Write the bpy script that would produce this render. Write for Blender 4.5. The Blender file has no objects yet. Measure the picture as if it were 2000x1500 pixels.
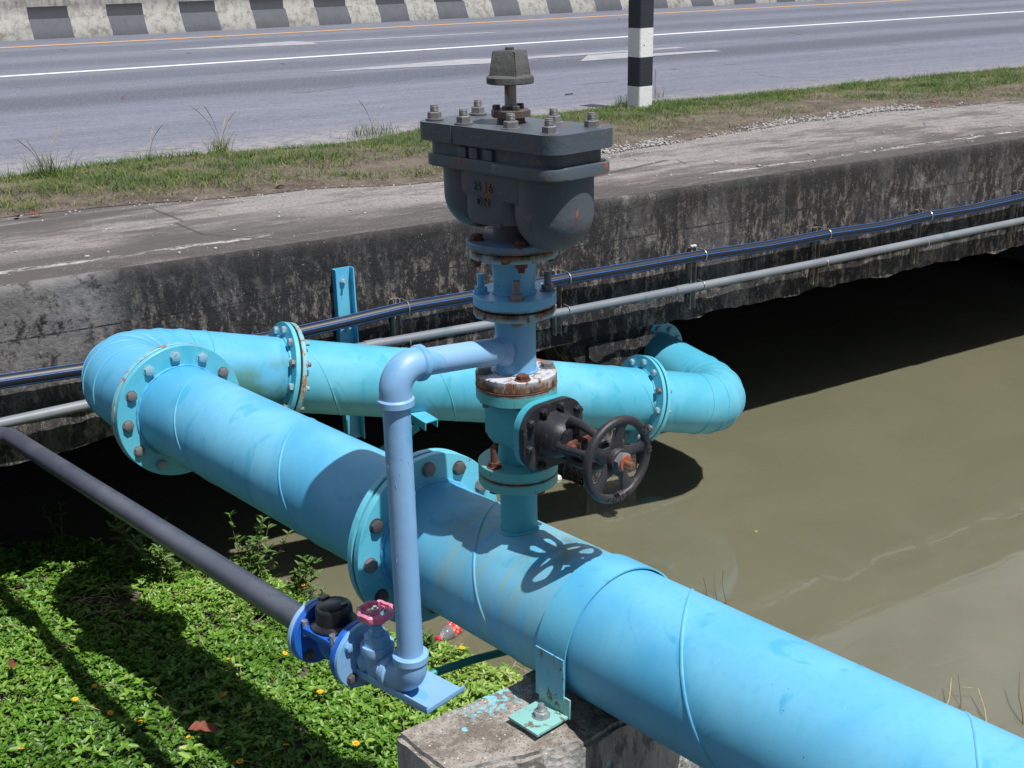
import bpy, bmesh, math, random
import numpy as np
from mathutils import Vector, Matrix
rad=math.radians
V=Vector
rng=np.random.default_rng(7); random.seed(7)
sc=bpy.context.scene
# ------------------------------------------------------------------ camera
cd=bpy.data.cameras.new("camera"); co=bpy.data.objects.new("camera",cd); sc.collection.objects.link(co)
cR=V((0.8530039687746263,-0.5214950105070559,-0.020668412396264615))
cU=V((0.19359921362739763,0.27939512316614257,0.9404561178671919))
cF=V((0.48466851944147327,0.8062141893859359,-0.3392861728617726))
cC=V((-1.4180172563460651,-2.337865874219552,1.5448784010498837))
M=Matrix((cR,cU,-cF)).transposed().to_4x4(); M.translation=cC; co.matrix_world=M
cd.sensor_width=36; cd.lens=36*2311.43/2000; cd.clip_start=.05; cd.clip_end=400
sc.camera=co
# ------------------------------------------------------------------ light
SUN=V((-.15,.47,-1)).normalized()          # direction the light travels
elev=math.asin(-SUN.z); az=math.atan2(-SUN.x,-SUN.y)
w=bpy.data.worlds.new("World"); sc.world=w; w.use_nodes=True
nt=w.node_tree; sk=nt.nodes.new('ShaderNodeTexSky'); sk.sky_type='NISHITA'; sk.sun_disc=False
sk.sun_elevation=elev; sk.sun_rotation=az; sk.air_density=1.0; sk.dust_density=1.6; sk.ozone_density=1.2
bg=nt.nodes['Background']; bg.inputs[1].default_value=.052; 
# unseen cloud bank added low beyond the road to brighten reflections, broken by noise
tc=nt.nodes.new('ShaderNodeTexCoord'); sx=nt.nodes.new('ShaderNodeSeparateXYZ'); nt.links.new(tc.outputs['Generated'],sx.inputs[0])
cn=nt.nodes.new('ShaderNodeTexNoise'); cn.inputs['Scale'].default_value=2.6; cn.inputs['Detail'].default_value=6; cn.inputs['Roughness'].default_value=.55; nt.links.new(tc.outputs['Generated'],cn.inputs['Vector'])
def wr(x,a,b,c0=0,c1=1):
    m=nt.nodes.new('ShaderNodeMapRange'); m.interpolation_type='SMOOTHSTEP'
    for i_,v_ in zip((1,2,3,4),(a,b,c0,c1)): m.inputs[i_].default_value=v_
    nt.links.new(x,m.inputs[0]); return m.outputs[0]
def wm_(a,b):
    m=nt.nodes.new('ShaderNodeMath'); m.operation='MULTIPLY'; nt.links.new(a,m.inputs[0]); nt.links.new(b,m.inputs[1]); return m.outputs[0]
cm=wm_(wm_(wr(cn.outputs[0],.34,.52),wr(sx.outputs[1],.05,.5)),wm_(wr(sx.outputs[2],.0,.12),wr(sx.outputs[2],.9,.45)))
cmix=nt.nodes.new('ShaderNodeMix'); cmix.data_type='RGBA'; nt.links.new(cm,cmix.inputs[0]); nt.links.new(sk.outputs[0],cmix.inputs[6]); cmix.inputs[7].default_value=(16,17.5,19.5,1)
nt.links.new(cmix.outputs[2],bg.inputs[0])
sl=bpy.data.lights.new("sun",'SUN'); sl.energy=5.0; sl.angle=rad(.5); sl.color=(1,.975,.945)
so=bpy.data.objects.new("sun",sl); sc.collection.objects.link(so)
so.rotation_euler=SUN.to_track_quat('-Z','Y').to_euler()
sc.view_settings.view_transform='Standard'; sc.view_settings.look='None'; sc.view_settings.exposure=0.12
sc.view_settings.gamma=1
# ------------------------------------------------------------------ frames
D=V((-0.18718202593371655,0.9822620768383681,-0.011140089)).normalized()   # main pipe axis
N=V((D.y,-D.x,0)).normalized()
Zv=V((0,0,1)); RP=.172
def W(s,t,z): return N*s+D*t+V((0,0,z))
BD=V((1,-.05404,-.2583)).normalized(); BM=V((-.5138,2.6938,-.032))     # back pipe
WD=V((math.cos(rad(-81.5)),math.sin(rad(-81.5)),0))                   # handwheel axis
# ------------------------------------------------------------------ object helpers
def link(o): sc.collection.objects.link(o); return o
def tag(o,label=None,cat=None,group=None,kind=None):
    if label:o['label']=label
    if cat:o['category']=cat
    if group:o['group']=group
    if kind:o['kind']=kind
    return o
def empty(name,loc,label,cat,group=None):
    o=bpy.data.objects.new(name,None); o.empty_display_size=.05; link(o); o.location=loc
    return tag(o,label,cat,group)
def new(name,me,mats,parent=None,smooth=None,loc=None):
    if not isinstance(mats,(list,tuple)): mats=[mats]
    for m in mats: me.materials.append(m)
    o=bpy.data.objects.new(name,me); link(o)
    if smooth is not None:
        me.shade_smooth()
        if smooth<180: me.set_sharp_from_angle(angle=rad(smooth))
    if parent is not None:
        o.parent=parent
        pl=V(parent.location)
        if parent.parent is None: o.location=-pl+(V(loc) if loc else V())
        elif loc: o.location=loc
    elif loc: o.location=loc
    return o
def obj(name,bm,mats,parent=None,smooth=40,loc=None):
    me=bpy.data.meshes.new(name); bmesh.ops.recalc_face_normals(bm,faces=bm.faces); bm.to_mesh(me); bm.free()
    return new(name,me,mats,parent,smooth,loc)
def mesh_np(name,v,f,mats,parent=None,smooth=None,midx=None):
    """v (n,3), f (m,k) constant k"""
    me=bpy.data.meshes.new(name); v=np.asarray(v,np.float32); f=np.asarray(f,np.int32); k=f.shape[1]
    me.vertices.add(len(v)); me.vertices.foreach_set('co',v.ravel())
    me.loops.add(f.size); me.loops.foreach_set('vertex_index',f.ravel())
    me.polygons.add(len(f)); me.polygons.foreach_set('loop_start',np.arange(0,f.size,k,dtype=np.int32))
    me.polygons.foreach_set('loop_total',np.full(len(f),k,np.int32))
    if midx is not None: me.polygons.foreach_set('material_index',np.asarray(midx,np.int32))
    me.update(calc_edges=True); me.validate()
    return new(name,me,mats,parent,smooth)
def B(): return bmesh.new()
def basis(d,up=Zv):
    d=V(d).normalized()
    a=d.cross(up)
    if a.length<1e-3: a=d.cross(V((1,0,0)))
    a.normalize(); b=a.cross(d).normalized(); return a,b,d
def lathe(bm,P,d,prof,n=48,capa=True,capb=True,a0=0,mi=0,up=Zv):
    """profile of (t,r) swept round axis d from P"""
    a,b,d=basis(d,up); P=V(P); rings=[]
    for t,r in prof:
        if r<1e-6: rings.append([bm.verts.new(P+d*t)]); continue
        rings.append([bm.verts.new(P+d*t+(a*math.cos(a0+2*math.pi*i/n)+b*math.sin(a0+2*math.pi*i/n))*r) for i in range(n)])
    for k in range(len(rings)-1):
        A,C=rings[k],rings[k+1]
        for i in range(n):
            j=(i+1)%n
            if len(A)==1 and len(C)==1: continue
            if len(A)==1: f=bm.faces.new((A[0],C[i],C[j]))
            elif len(C)==1: f=bm.faces.new((A[i],A[j],C[0]))
            else: f=bm.faces.new((A[i],A[j],C[j],C[i]))
            f.material_index=mi
    if capa and len(rings[0])>1: bm.faces.new(rings[0]).material_index=mi
    if capb and len(rings[-1])>1: bm.faces.new(rings[-1]).material_index=mi
def disc(bm,P,d,r,t0,t1,n=64,bev=.0015,r0=0,mi=0):
    if r0>0:
        lathe(bm,P,d,[(t0,r0),(t0,r-bev),(t0+bev,r),(t1-bev,r),(t1,r-bev),(t1,r0),(t0,r0)],n,False,False,mi=mi)
    else: lathe(bm,P,d,[(t0,r-bev),(t0+bev,r),(t1-bev,r),(t1,r-bev)],n,mi=mi)
def tube(bm,pts,r,n=16,cap=True,radii=None,mi=0,closed=False):
    pts=[V(p) for p in pts]; m=len(pts); rings=[]; ref=None
    for i,p in enumerate(pts):
        if closed: t=(pts[(i+1)%m]-pts[i-1]).normalized()
        else: t=(pts[min(i+1,m-1)]-pts[max(i-1,0)]).normalized()
        if ref is None:
            a=t.cross(Zv)
            if a.length<.05: a=t.cross(V((1,0,0)))
            a.normalize()
        else: a=(ref-t*ref.dot(t)).normalized()
        ref=a; b=t.cross(a); rr=radii[i] if radii else r
        rings.append([bm.verts.new(p+(a*math.cos(2*math.pi*k/n)+b*math.sin(2*math.pi*k/n))*rr) for k in range(n)])
    for i in range(m if closed else m-1):
        A=rings[i];C=rings[(i+1)%m]
        for k in range(n):
            bm.faces.new((A[k],A[(k+1)%n],C[(k+1)%n],C[k])).material_index=mi
    if cap and not closed:
        bm.faces.new(rings[0]).material_index=mi; bm.faces.new(rings[-1]).material_index=mi
def box(bm,c,ax,h,bev=0,mi=0):
    """ax: 3 axis vectors, h: half sizes"""
    c=V(c); vs=[]
    for i in (-1,1):
        for j in (-1,1):
            for k in (-1,1): vs.append(bm.verts.new(c+ax[0]*h[0]*i+ax[1]*h[1]*j+ax[2]*h[2]*k))
    F=[(0,1,3,2),(4,6,7,5),(0,4,5,1),(2,3,7,6),(0,2,6,4),(1,5,7,3)]
    fs=[bm.faces.new([vs[q] for q in f]) for f in F]
    for f in fs: f.material_index=mi
    if bev>0:
        es=list({e for f in fs for e in f.edges}); bmesh.ops.bevel(bm,geom=es,offset=bev,segments=2,affect='EDGES',profile=.7)
XYZ=(V((1,0,0)),V((0,1,0)),V((0,0,1)))
def prism(bm,poly,d,t0,t1,bev=0,mi=0):
    """poly: list of Vectors (in plane), extruded along d from t0 to t1"""
    d=V(d).normalized(); A=[bm.verts.new(p+d*t0) for p in poly]; C=[bm.verts.new(p+d*t1) for p in poly]; n=len(poly)
    fs=[bm.faces.new(A),bm.faces.new(list(reversed(C)))]+[bm.faces.new((A[i],A[(i+1)%n],C[(i+1)%n],C[i])) for i in range(n)]
    for f in fs: f.material_index=mi
    if bev>0:
        es=list(fs[0].edges)+list(fs[1].edges); bmesh.ops.bevel(bm,geom=es,offset=bev,segments=2,affect='EDGES',profile=.6)
def hexp(bm,P,d,r,t0,t1,a0=0,mi=0,ch=.12):
    h=(t1-t0); lathe(bm,P,d,[(t0,r),(t1-h*ch,r),(t1,r*.87)],6,True,True,a0,mi)
def rrect(o,ax,ay,x0,x1,y0,y1,r,n=6):
    out=[]
    for (cx,cy,s) in ((x1-r,y1-r,0),(x0+r,y1-r,90),(x0+r,y0+r,180),(x1-r,y0+r,270)):
        for i in range(n+1):
            t=rad(s+90*i/n); out.append(V(o)+ax*(cx+r*math.cos(t))+ay*(cy+r*math.sin(t)))
    return out
def bend(Mp,d1,d2,Rb,n=24):
    d1=V(d1).normalized(); d2=V(d2).normalized(); ca=d1.dot(d2); ang=math.acos(ca); T=Rb*math.tan(ang/2)
    A=V(Mp)-d1*T; nn=(d2-d1*ca).normalized(); Cn=A+nn*Rb
    return [Cn-nn*Rb*math.cos(ang*i/n)+d1*Rb*math.sin(ang*i/n) for i in range(n+1)],T
# ------------------------------------------------------------------ materials
def srgb(r,g,b):
    f=lambda c:(c/255/12.92 if c/255<=.04045 else ((c/255+.055)/1.055)**2.4)
    return (f(r),f(g),f(b),1)
class NT:
    def __init__(s,name,rough=.5,metal=0,spec=.5):
        s.m=bpy.data.materials.new(name); s.m.use_nodes=True; s.t=s.m.node_tree; s.p=s.t.nodes['Principled BSDF']
        s.p.inputs['Roughness'].default_value=rough; s.p.inputs['Metallic'].default_value=metal
        s.p.inputs['Specular IOR Level'].default_value=spec
        g=s.t.nodes.new('ShaderNodeNewGeometry'); s.pos=g.outputs['Position']; s.geo=g
    def n(s,ty,**k):
        nd=s.t.nodes.new(ty)
        for a,b in k.items(): setattr(nd,a,b)
        return nd
    def l(s,a,b): s.t.links.new(a,b)
    def map(s,scale=(1,1,1),rot=(0,0,0),loc=(0,0,0),src=None):
        m=s.n('ShaderNodeMapping'); m.inputs['Scale'].default_value=scale; m.inputs['Rotation'].default_value=rot; m.inputs['Location'].default_value=loc
        s.l(src or s.pos,m.inputs[0]); return m.outputs[0]
    def noise(s,scale,detail=5,rough=.6,vec=None,dist=0):
        m=s.n('ShaderNodeTexNoise'); m.inputs['Scale'].default_value=scale; m.inputs['Detail'].default_value=detail
        m.inputs['Roughness'].default_value=rough; m.inputs['Distortion'].default_value=dist; s.l(vec or s.pos,m.inputs['Vector']); return m.outputs[0]
    def voro(s,scale,vec=None,feat='F1',out='Distance'):
        m=s.n('ShaderNodeTexVoronoi',feature=feat); m.inputs['Scale'].default_value=scale; s.l(vec or s.pos,m.inputs['Vector']); return m.outputs[out]
    def ramp(s,x,a,b,ca=0,cb=1):
        m=s.n('ShaderNodeMapRange'); m.inputs[1].default_value=a; m.inputs[2].default_value=b; m.inputs[3].default_value=ca; m.inputs[4].default_value=cb
        m.interpolation_type='SMOOTHSTEP'; s.l(x,m.inputs[0]); return m.outputs[0]
    def mix(s,f,a,b):
        m=s.n('ShaderNodeMix',data_type='RGBA')
        if hasattr(f,'links'): s.l(f,m.inputs[0])
        else: m.inputs[0].default_value=f
        for i,x in ((6,a),(7,b)):
            if hasattr(x,'links'): s.l(x,m.inputs[i])
            else: m.inputs[i].default_value=x if len(x)==4 else (*x,1)
        return m.outputs[2]
    def math(s,op,a,b=None):
        m=s.n('ShaderNodeMath',operation=op)
        for i,x in enumerate((a,b)):
            if x is None: continue
            if hasattr(x,'links'): s.l(x,m.inputs[i])
            else: m.inputs[i].default_value=x
        return m.outputs[0]
    def sep(s,v=None):
        m=s.n('ShaderNodeSeparateXYZ'); s.l(v or s.pos,m.inputs[0]); return m.outputs
    def col(s,c):
        if hasattr(c,'links'): s.l(c,s.p.inputs['Base Color'])
        else: s.p.inputs['Base Color'].default_value=c if len(c)==4 else (*c,1)
    def rough(s,x): s.l(x,s.p.inputs['Roughness'])
    def bump(s,h,strength=.3,dist=.01):
        m=s.n('ShaderNodeBump'); m.inputs['Strength'].default_value=strength; m.inputs['Distance'].default_value=dist
        s.l(h,m.inputs['Height']); s.l(m.outputs[0],s.p.inputs['Normal'])
    def dot(s,vec,off=0):
        m=s.n('ShaderNodeVectorMath',operation='DOT_PRODUCT'); s.l(s.pos,m.inputs[0]); m.inputs[1].default_value=vec
        return s.math('ADD',m.outputs['Value'],off) if off else m.outputs['Value']
    def dist(s,p):
        m=s.n('ShaderNodeVectorMath',operation='DISTANCE'); s.l(s.pos,m.inputs[0]); m.inputs[1].default_value=p; return m.outputs['Value']

def paint(name,base,alt,rough=.42,rust=0,grime=None,scale=1,chips=True,rustcol=(.16,.055,.02),bump=.25,spec=.5,seams=None,seamk=1.0):
    t=NT(name,rough,spec=spec)
    c=t.mix(t.ramp(t.noise(2.4*scale,3,.5,dist=.6),.35,.7),base,alt)
    # faint brush patches
    dk=(base[0]*.35,base[1]*.86,base[2]*.88)
    c=t.mix(t.math('MULTIPLY',t.ramp(t.noise(6,3,.5,vec=t.map((1,1,.45),loc=(3.1,0,0)),dist=1.6),.60,.67),.5),c,dk)
    c=t.mix(t.math('MULTIPLY',t.ramp(t.noise(38,5,.7),.55,.8),.18),c,tuple(x*.8 for x in base[:3]))
    if chips:
        sp=t.ramp(t.voro(48),.050,.030); gate=t.ramp(t.noise(9,2),.52,.58)
        c=t.mix(t.math('MULTIPLY',sp,gate),c,(.75,.78,.78))
        sp2=t.ramp(t.voro(26,vec=t.map((1,1,.6),loc=(2,5,1))),.045,.025)
        c=t.mix(t.math('MULTIPLY',sp2,t.ramp(t.noise(5,2,vec=t.map(loc=(7,1,1))),.52,.6)),c,(.06,.05,.04))
    if grime: c=grime(t,c)
    if seams:
        z=t.sep()[2]; m=None
        for zs,reach in seams:
            d=t.math('ABSOLUTE',t.math('ADD',z,-zs)); q=t.ramp(d,reach,reach*.25); m=q if m is None else t.math('MAXIMUM',m,q)
        sn=t.ramp(t.noise(20,8,.7,vec=t.map((1,1,.35),loc=(2,3,0))),.30,.52); f0=t.math('MULTIPLY',t.math('MULTIPLY',m,sn),seamk)
        c=t.mix(f0,c,t.mix(t.ramp(t.noise(45,6,.7,vec=t.map((1,1,.5))),.38,.62),(.045,.022,.012),(.24,.125,.05)))
    if rust>0:
        rn=t.noise(26,8,.72,vec=t.map((1,1,.55)),dist=.5); k=.66-.26*rust
        f=t.ramp(rn,k,k+.07)
        rc=t.mix(t.ramp(t.noise(70,4),.35,.65),rustcol,tuple(min(1,x*1.9) for x in rustcol))
        c=t.mix(f,c,rc); t.rough(t.math('MAXIMUM',t.math('MULTIPLY',f,.85),rough))
        t.bump(t.math('ADD',t.noise(60,6),t.math('MULTIPLY',f,.4)),bump,.002)
    else:
        t.bump(t.math('ADD',t.noise(45,5),t.math('MULTIPLY',t.noise(5,2),3.0)),bump*.6,.0015)
    t.col(c); return t.m
def pipe_grime_shade(t,c):
    # greenish yellow run-off stain below the branch, and algae along the belly
    tt=t.dot(tuple(D)); ss=t.sep()
    band=t.math('MULTIPLY',t.ramp(tt,.24,.12),t.ramp(tt,-.36,-.22))
    streak=t.ramp(t.noise(7,6,.65,vec=t.map((1.0,5,1.0))),.34,.62)
    c=t.mix(t.math('MULTIPLY',t.math('MULTIPLY',band,streak),.50),c,(.27,.38,.27))
    run=t.ramp(t.noise(9,5,.6,vec=t.map((6,6,.7),loc=(4,0,0))),.46,.7)
    c=t.mix(t.math('MULTIPLY',run,.16),c,(.05,.30,.46))
    belly=t.math('MULTIPLY',t.ramp(ss[2],-.09,-.17),t.ramp(t.noise(6,5,.6),.3,.6))
    c=t.mix(t.math('MULTIPLY',belly,.7),c,(.08,.20,.09))
    d2=t.dist((.0,.14,.15)); f2=t.math('MULTIPLY',t.ramp(d2,.20,.06),t.ramp(t.noise(5,5,.6,vec=t.map((1.5,.6,1.5),loc=(2,0,0))),.36,.56)); c=t.mix(t.math('MULTIPLY',f2,.6),c,(.05,.20,.24))  # dark teal stain that also paints in the stub's shadow on the pipe
    d=t.dist((.02,-.16,.17)); f=t.math('MULTIPLY',t.ramp(d,.14,.02),t.ramp(t.noise(16,4),.4,.6))
    return t.mix(t.math('MULTIPLY',f,.6),c,(.10,.10,.05))
PB=(.075,.375,.62); PB2=(.15,.48,.70)
def back_grime(t,c):
    g=t.ramp(t.noise(4,6,.7,vec=t.map((1,1,2))),.45,.68)
    c=t.mix(t.math('MULTIPLY',g,.35),c,(.06,.36,.46))
    return c
m_pipe=paint('blue_pipe_paint',PB,PB2,.48,grime=pipe_grime_shade,spec=.38)
m_back=paint('aqua_pipe_paint',(.075,.40,.56),(.15,.50,.66),.46,grime=back_grime,spec=.5)
m_flange=paint('aqua_flange_paint',(.10,.47,.62),(.15,.54,.68),.4,rust=.12)
m_flrust=paint('rusty_flange_edge',(.17,.50,.62),(.22,.42,.42),.5,rust=.62,rustcol=(.20,.10,.04))
m_peri=paint('periwinkle_paint',(.205,.40,.66),(.25,.45,.69),.45,scale=1.5,bump=.8)
m_stackblue=paint('stack_blue_paint',(.15,.39,.64),(.13,.42,.62),.45,rust=.10,seams=[(.765,.008),(.595,.006)],seamk=.9)
SM=[(.330,.010),(.5645,.020),(.763,.016),(.905,.014)]
m_teal=paint('teal_paint',(.05,.36,.46),(.08,.42,.48),.5,rust=.14)
m_tealrust=paint('teal_rusty',(.09,.40,.42),(.24,.42,.30),.55,rust=.34,seams=[(.330,.009),(.560,.006)],seamk=.8)
m_whiterust=paint('white_rusty',(.52,.55,.60),(.34,.45,.62),.6,rust=.60,rustcol=(.15,.065,.03),bump=.6,seams=[(.567,.034)])
m_rustedge=paint('rust_band',(.17,.42,.58),(.34,.40,.34),.65,rust=.42,rustcol=(.12,.05,.022),bump=.6,seams=[(.7615,.018),(.904,.018)])
m_darkiron=paint('dark_iron',(.018,.019,.026),(.036,.034,.037),.5,rust=.28,rustcol=(.07,.045,.03),chips=False,bump=.5)
m_airgrey=paint('slate_grey_paint',(.065,.085,.108),(.092,.105,.124),.5,rust=.32,chips=True,bump=.9,rustcol=(.15,.07,.035))
m_meter=paint('meter_blue',(.012,.10,.50),(.015,.14,.58),.38,chips=False,scale=2)
m_pink=paint('pink_paint',(.72,.16,.28),(.78,.22,.34),.45,chips=False)
m_conduit=paint('dark_pipe_paint',(.065,.072,.10),(.09,.096,.125),.38,chips=True,scale=2,bump=.4)
m_grey=paint('pvc_grey',(.17,.19,.22),(.22,.24,.265),.5,chips=False,bump=.15)
m_green=paint('green_pipe_paint',(.02,.20,.21),(.03,.26,.25),.45,rust=.12)
m_clampblue=paint('clamp_paint',PB,(.14,.50,.62),.42,rust=.16,rustcol=(.10,.06,.04))
m_clampdirty=paint('clamp_foot_paint',(.24,.50,.50),(.22,.46,.40),.6,rust=.42,rustcol=(.08,.065,.035)); m_lap=paint('clamp_lap_paint',(.12,.40,.56),(.13,.44,.54),.5,rust=.40,rustcol=(.10,.09,.06))
def simple(name,c,rough=.5,metal=0,bump=0,sc_=60,spec=.5):
    t=NT(name,rough,metal,spec); c=c if len(c)==4 else (*c,1)
    t.col(t.mix(t.ramp(t.noise(sc_,5,.7),.3,.7),tuple(x*.7 for x in c[:3]),tuple(min(1,x*1.2) for x in c[:3])))
    if bump: t.bump(t.noise(sc_*1.5,5),bump,.002)
    return t.m
m_bolt=paint('weathered_bolt',(.14,.14,.145),(.22,.205,.205),.5,rust=.25,chips=False,rustcol=(.11,.07,.05))
m_boltb=paint('blue_bolt',(.22,.42,.52),(.26,.30,.33),.5,rust=.3,chips=False,rustcol=(.14,.08,.055))
m_boltdark=paint('dark_bolt',(.055,.06,.065),(.09,.085,.08),.5,rust=.25,chips=False,rustcol=(.08,.045,.03))
m_boltrust=paint('rusty_bolt',(.06,.035,.03),(.10,.05,.04),.7,rust=.9,chips=False,rustcol=(.09,.03,.018),bump=.8)
m_boltsteel=simple('galvanised_bolt',(.42,.44,.46),.35,.6)
m_black=simple('black_rubber',(.012,.012,.013),.7)
m_gasket=simple('gasket',(.012,.014,.018),.8)
m_blackplastic=simple('black_plastic',(.014,.016,.022),.32,0,.1)
m_bronze=simple('bronze_stem',(.42,.20,.11),.35,.8)
m_chrome=simple('chrome',(.6,.6,.62),.2,1)
# hdpe pipe with blue stripes
t=NT('striped_hdpe',.45); t.col((.016,.018,.026)); m_hdpe=t.m
m_stripe=simple('blue_stripe',(.015,.17,.60),.45)
# concrete
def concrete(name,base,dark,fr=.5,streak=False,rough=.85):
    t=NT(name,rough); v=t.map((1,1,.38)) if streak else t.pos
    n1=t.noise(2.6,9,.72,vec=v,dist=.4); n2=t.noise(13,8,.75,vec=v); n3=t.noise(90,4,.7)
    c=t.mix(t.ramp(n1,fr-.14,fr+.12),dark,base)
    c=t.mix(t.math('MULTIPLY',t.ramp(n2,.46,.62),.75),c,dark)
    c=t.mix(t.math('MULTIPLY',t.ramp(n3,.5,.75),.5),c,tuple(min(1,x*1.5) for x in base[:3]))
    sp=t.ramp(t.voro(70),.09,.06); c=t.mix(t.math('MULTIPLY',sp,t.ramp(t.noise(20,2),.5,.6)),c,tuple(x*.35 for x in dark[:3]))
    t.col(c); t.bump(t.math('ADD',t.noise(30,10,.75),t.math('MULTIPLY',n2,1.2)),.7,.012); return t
def face_mat():
    t=NT('weathered_bridge_concrete',.92); v=t.map((1,1,.42))
    z=t.sep()[2]; x=t.sep()[0]
    n1=t.noise(2.2,10,.78,vec=v,dist=.5); n2=t.noise(11,9,.8,vec=v); n3=t.noise(48,6,.8); n4=t.noise(5.5,6,.7,vec=t.map((1,1,.10),loc=(9,0,0)))
    tan=(.235,.205,.18); gr=(.095,.092,.095); blk=(.020,.019,.021)
    c=t.mix(t.ramp(n1,.49,.62),blk,gr)
    c=t.mix(t.math('MULTIPLY',t.ramp(t.noise(17,9,.85,vec=v),.50,.58),t.ramp(z,.24,-.15,.35,1)),c,tan)
    c=t.mix(t.math('MULTIPLY',t.ramp(n4,.56,.70),.45),c,(.17,.165,.16)); c=t.mix(t.math('MULTIPLY',t.ramp(t.noise(1.1,8,.75,vec=t.map((1,1,.5),loc=(3,1,1)),dist=.6),.50,.60),.75),c,blk)
    c=t.mix(t.math('MULTIPLY',t.ramp(n3,.50,.62),.55),c,blk)
    lg=t.math('MULTIPLY',t.ramp(t.noise(.9,8,.7,vec=t.map(loc=(4.3,0,2))),.56,.66),t.ramp(n2,.42,.5)); c=t.mix(t.math('MULTIPLY',lg,.8),c,(.30,.29,.28))
    c=t.mix(t.math('MULTIPLY',t.ramp(z,.10,.255,0,1),t.ramp(n2,.64,.44,0,.75)),c,(.035,.033,.033))
    pp=t.math('MULTIPLY',t.ramp(t.dist((-.62,3,.13)),.46,.22),t.ramp(t.noise(9,8,.75),.40,.50)); c=t.mix(t.math('MULTIPLY',pp,.62),c,(.27,.265,.265))
    # casting joint line and form-tie holes
    jn=t.math('ABSOLUTE',t.math('ADD',z,-.02)); c=t.mix(t.math('MULTIPLY',t.ramp(jn,.006,.002),t.ramp(n2,.4,.55)),c,(.015,.015,.015))
    c=t.mix(t.ramp(t.voro(7),.05,.035),c,(.012,.012,.012))
    fleck=t.math('MULTIPLY',t.ramp(t.voro(60,vec=t.map((1,1,.7))),.13,.09),t.ramp(t.noise(9,3),.5,.62)); c=t.mix(fleck,c,(.45,.42,.38))
    t.col(c); t.bump(t.math('ADD',t.noise(35,10,.78),t.math('MULTIPLY',t.noise(7,4),1.5)),.9,.012); return t.m
m_face=face_mat()
def deck_mat():
    t=NT('worn_deck_concrete',.9); s=t.sep(); y=s[1]
    n1=t.noise(1.6,8,.7,vec=t.map((.5,1.4,1)),dist=.4); n2=t.noise(9,8,.75,vec=t.map((.35,1.6,1))); n3=t.noise(70,6,.75)
    ed=t.ramp(t.math('ADD',y,t.math('MULTIPLY',n1,1.1)),3.75,4.25)
    c=t.mix(ed,(.070,.060,.056),(.28,.255,.245))
    c=t.mix(t.math('MULTIPLY',t.ramp(n2,.50,.66),.45),c,(.36,.32,.295))
    c=t.mix(t.math('MULTIPLY',t.ramp(t.noise(2.2,9,.75,vec=t.map((.5,1.5,1),loc=(5,0,0))),.45,.60),.8),c,(.085,.075,.07))
    c=t.mix(t.math('MULTIPLY',t.ramp(n3,.46,.62),.55),c,(.055,.05,.048))
    c=t.mix(t.math('MULTIPLY',t.ramp(t.noise(120,3,.6),.62,.7),.6),c,(.55,.52,.5))
    c=t.mix(t.math('MULTIPLY',t.ramp(t.math('ADD',s[0],t.math('MULTIPLY',n1,2.0)),2.6,1.2),t.ramp(n1,.40,.58)),c,(.085,.075,.072))
    li=t.math('ABSOLUTE',t.math('ADD',t.math('ADD',y,-3.24),t.math('MULTIPLY',t.noise(2.5,4),-.06)))
    c=t.mix(t.math('MULTIPLY',t.math('MULTIPLY',t.ramp(li,.05,.012),t.ramp(t.noise(22,9,.85,vec=t.map((.35,1,1),loc=(1,0,0))),.48,.58)),t.ramp(t.noise(.8,2,.5,vec=t.map(loc=(2.2,0,0))),.46,.56)),c,(.50,.48,.46))
    cr=t.voro(1.1,vec=t.map((.5,1.6,1)),feat='DISTANCE_TO_EDGE'); c=t.mix(t.math('MULTIPLY',t.ramp(cr,.006,.002),.7),c,(.03,.028,.028))
    t.col(c); t.bump(t.noise(60,9,.75),.6,.008); return t.m
m_deck=deck_mat()
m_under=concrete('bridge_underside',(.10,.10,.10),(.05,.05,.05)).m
def block_mat():
    t=NT('support_block_concrete',.92); z=t.sep()[2]; n=t.n('ShaderNodeSeparateXYZ'); t.l(t.geo.outputs['Normal'],n.inputs[0]); up=t.ramp(n.outputs[2],.6,.85)
    top=t.mix(t.ramp(t.noise(11,9,.85),.42,.58),(.17,.142,.118),(.36,.33,.29))
    top=t.mix(t.ramp(t.voro(130),.30,.16),top,(.075,.065,.055)); top=t.mix(t.math('MULTIPLY',t.ramp(t.voro(75,vec=t.map(loc=(1,2,3))),.2,.14),t.ramp(t.noise(30,2),.5,.58)),top,(.62,.60,.57))
    side=t.mix(t.ramp(t.noise(5,8,.7,vec=t.map((1,1,.25))),.36,.58),(.26,.27,.27),(.55,.55,.52))
    side=t.mix(t.math('MULTIPLY',t.ramp(t.noise(14,6,.7,vec=t.map((1,1,.4))),.5,.6),.8),side,(.10,.105,.10))
    c=t.mix(up,side,top)
    # drips of blue paint
    c=t.mix(t.math('MULTIPLY',t.ramp(t.voro(16,vec=t.map(loc=(.3,.1,0))),.15,.11),t.ramp(t.noise(7,3),.53,.56)),c,(.20,.55,.62))
    bs=t.math('MULTIPLY',t.math('MULTIPLY',t.ramp(t.dist((-.22,-.18,-.15)),.13,.04),t.ramp(t.noise(40,6,.7),.50,.56)),up); c=t.mix(bs,c,(.22,.55,.65))
    t.col(c); t.bump(t.math('ADD',t.noise(55,8,.75),t.math('MULTIPLY',t.voro(60),.8)),.8,.006); return t.m
m_block=block_mat()
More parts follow.
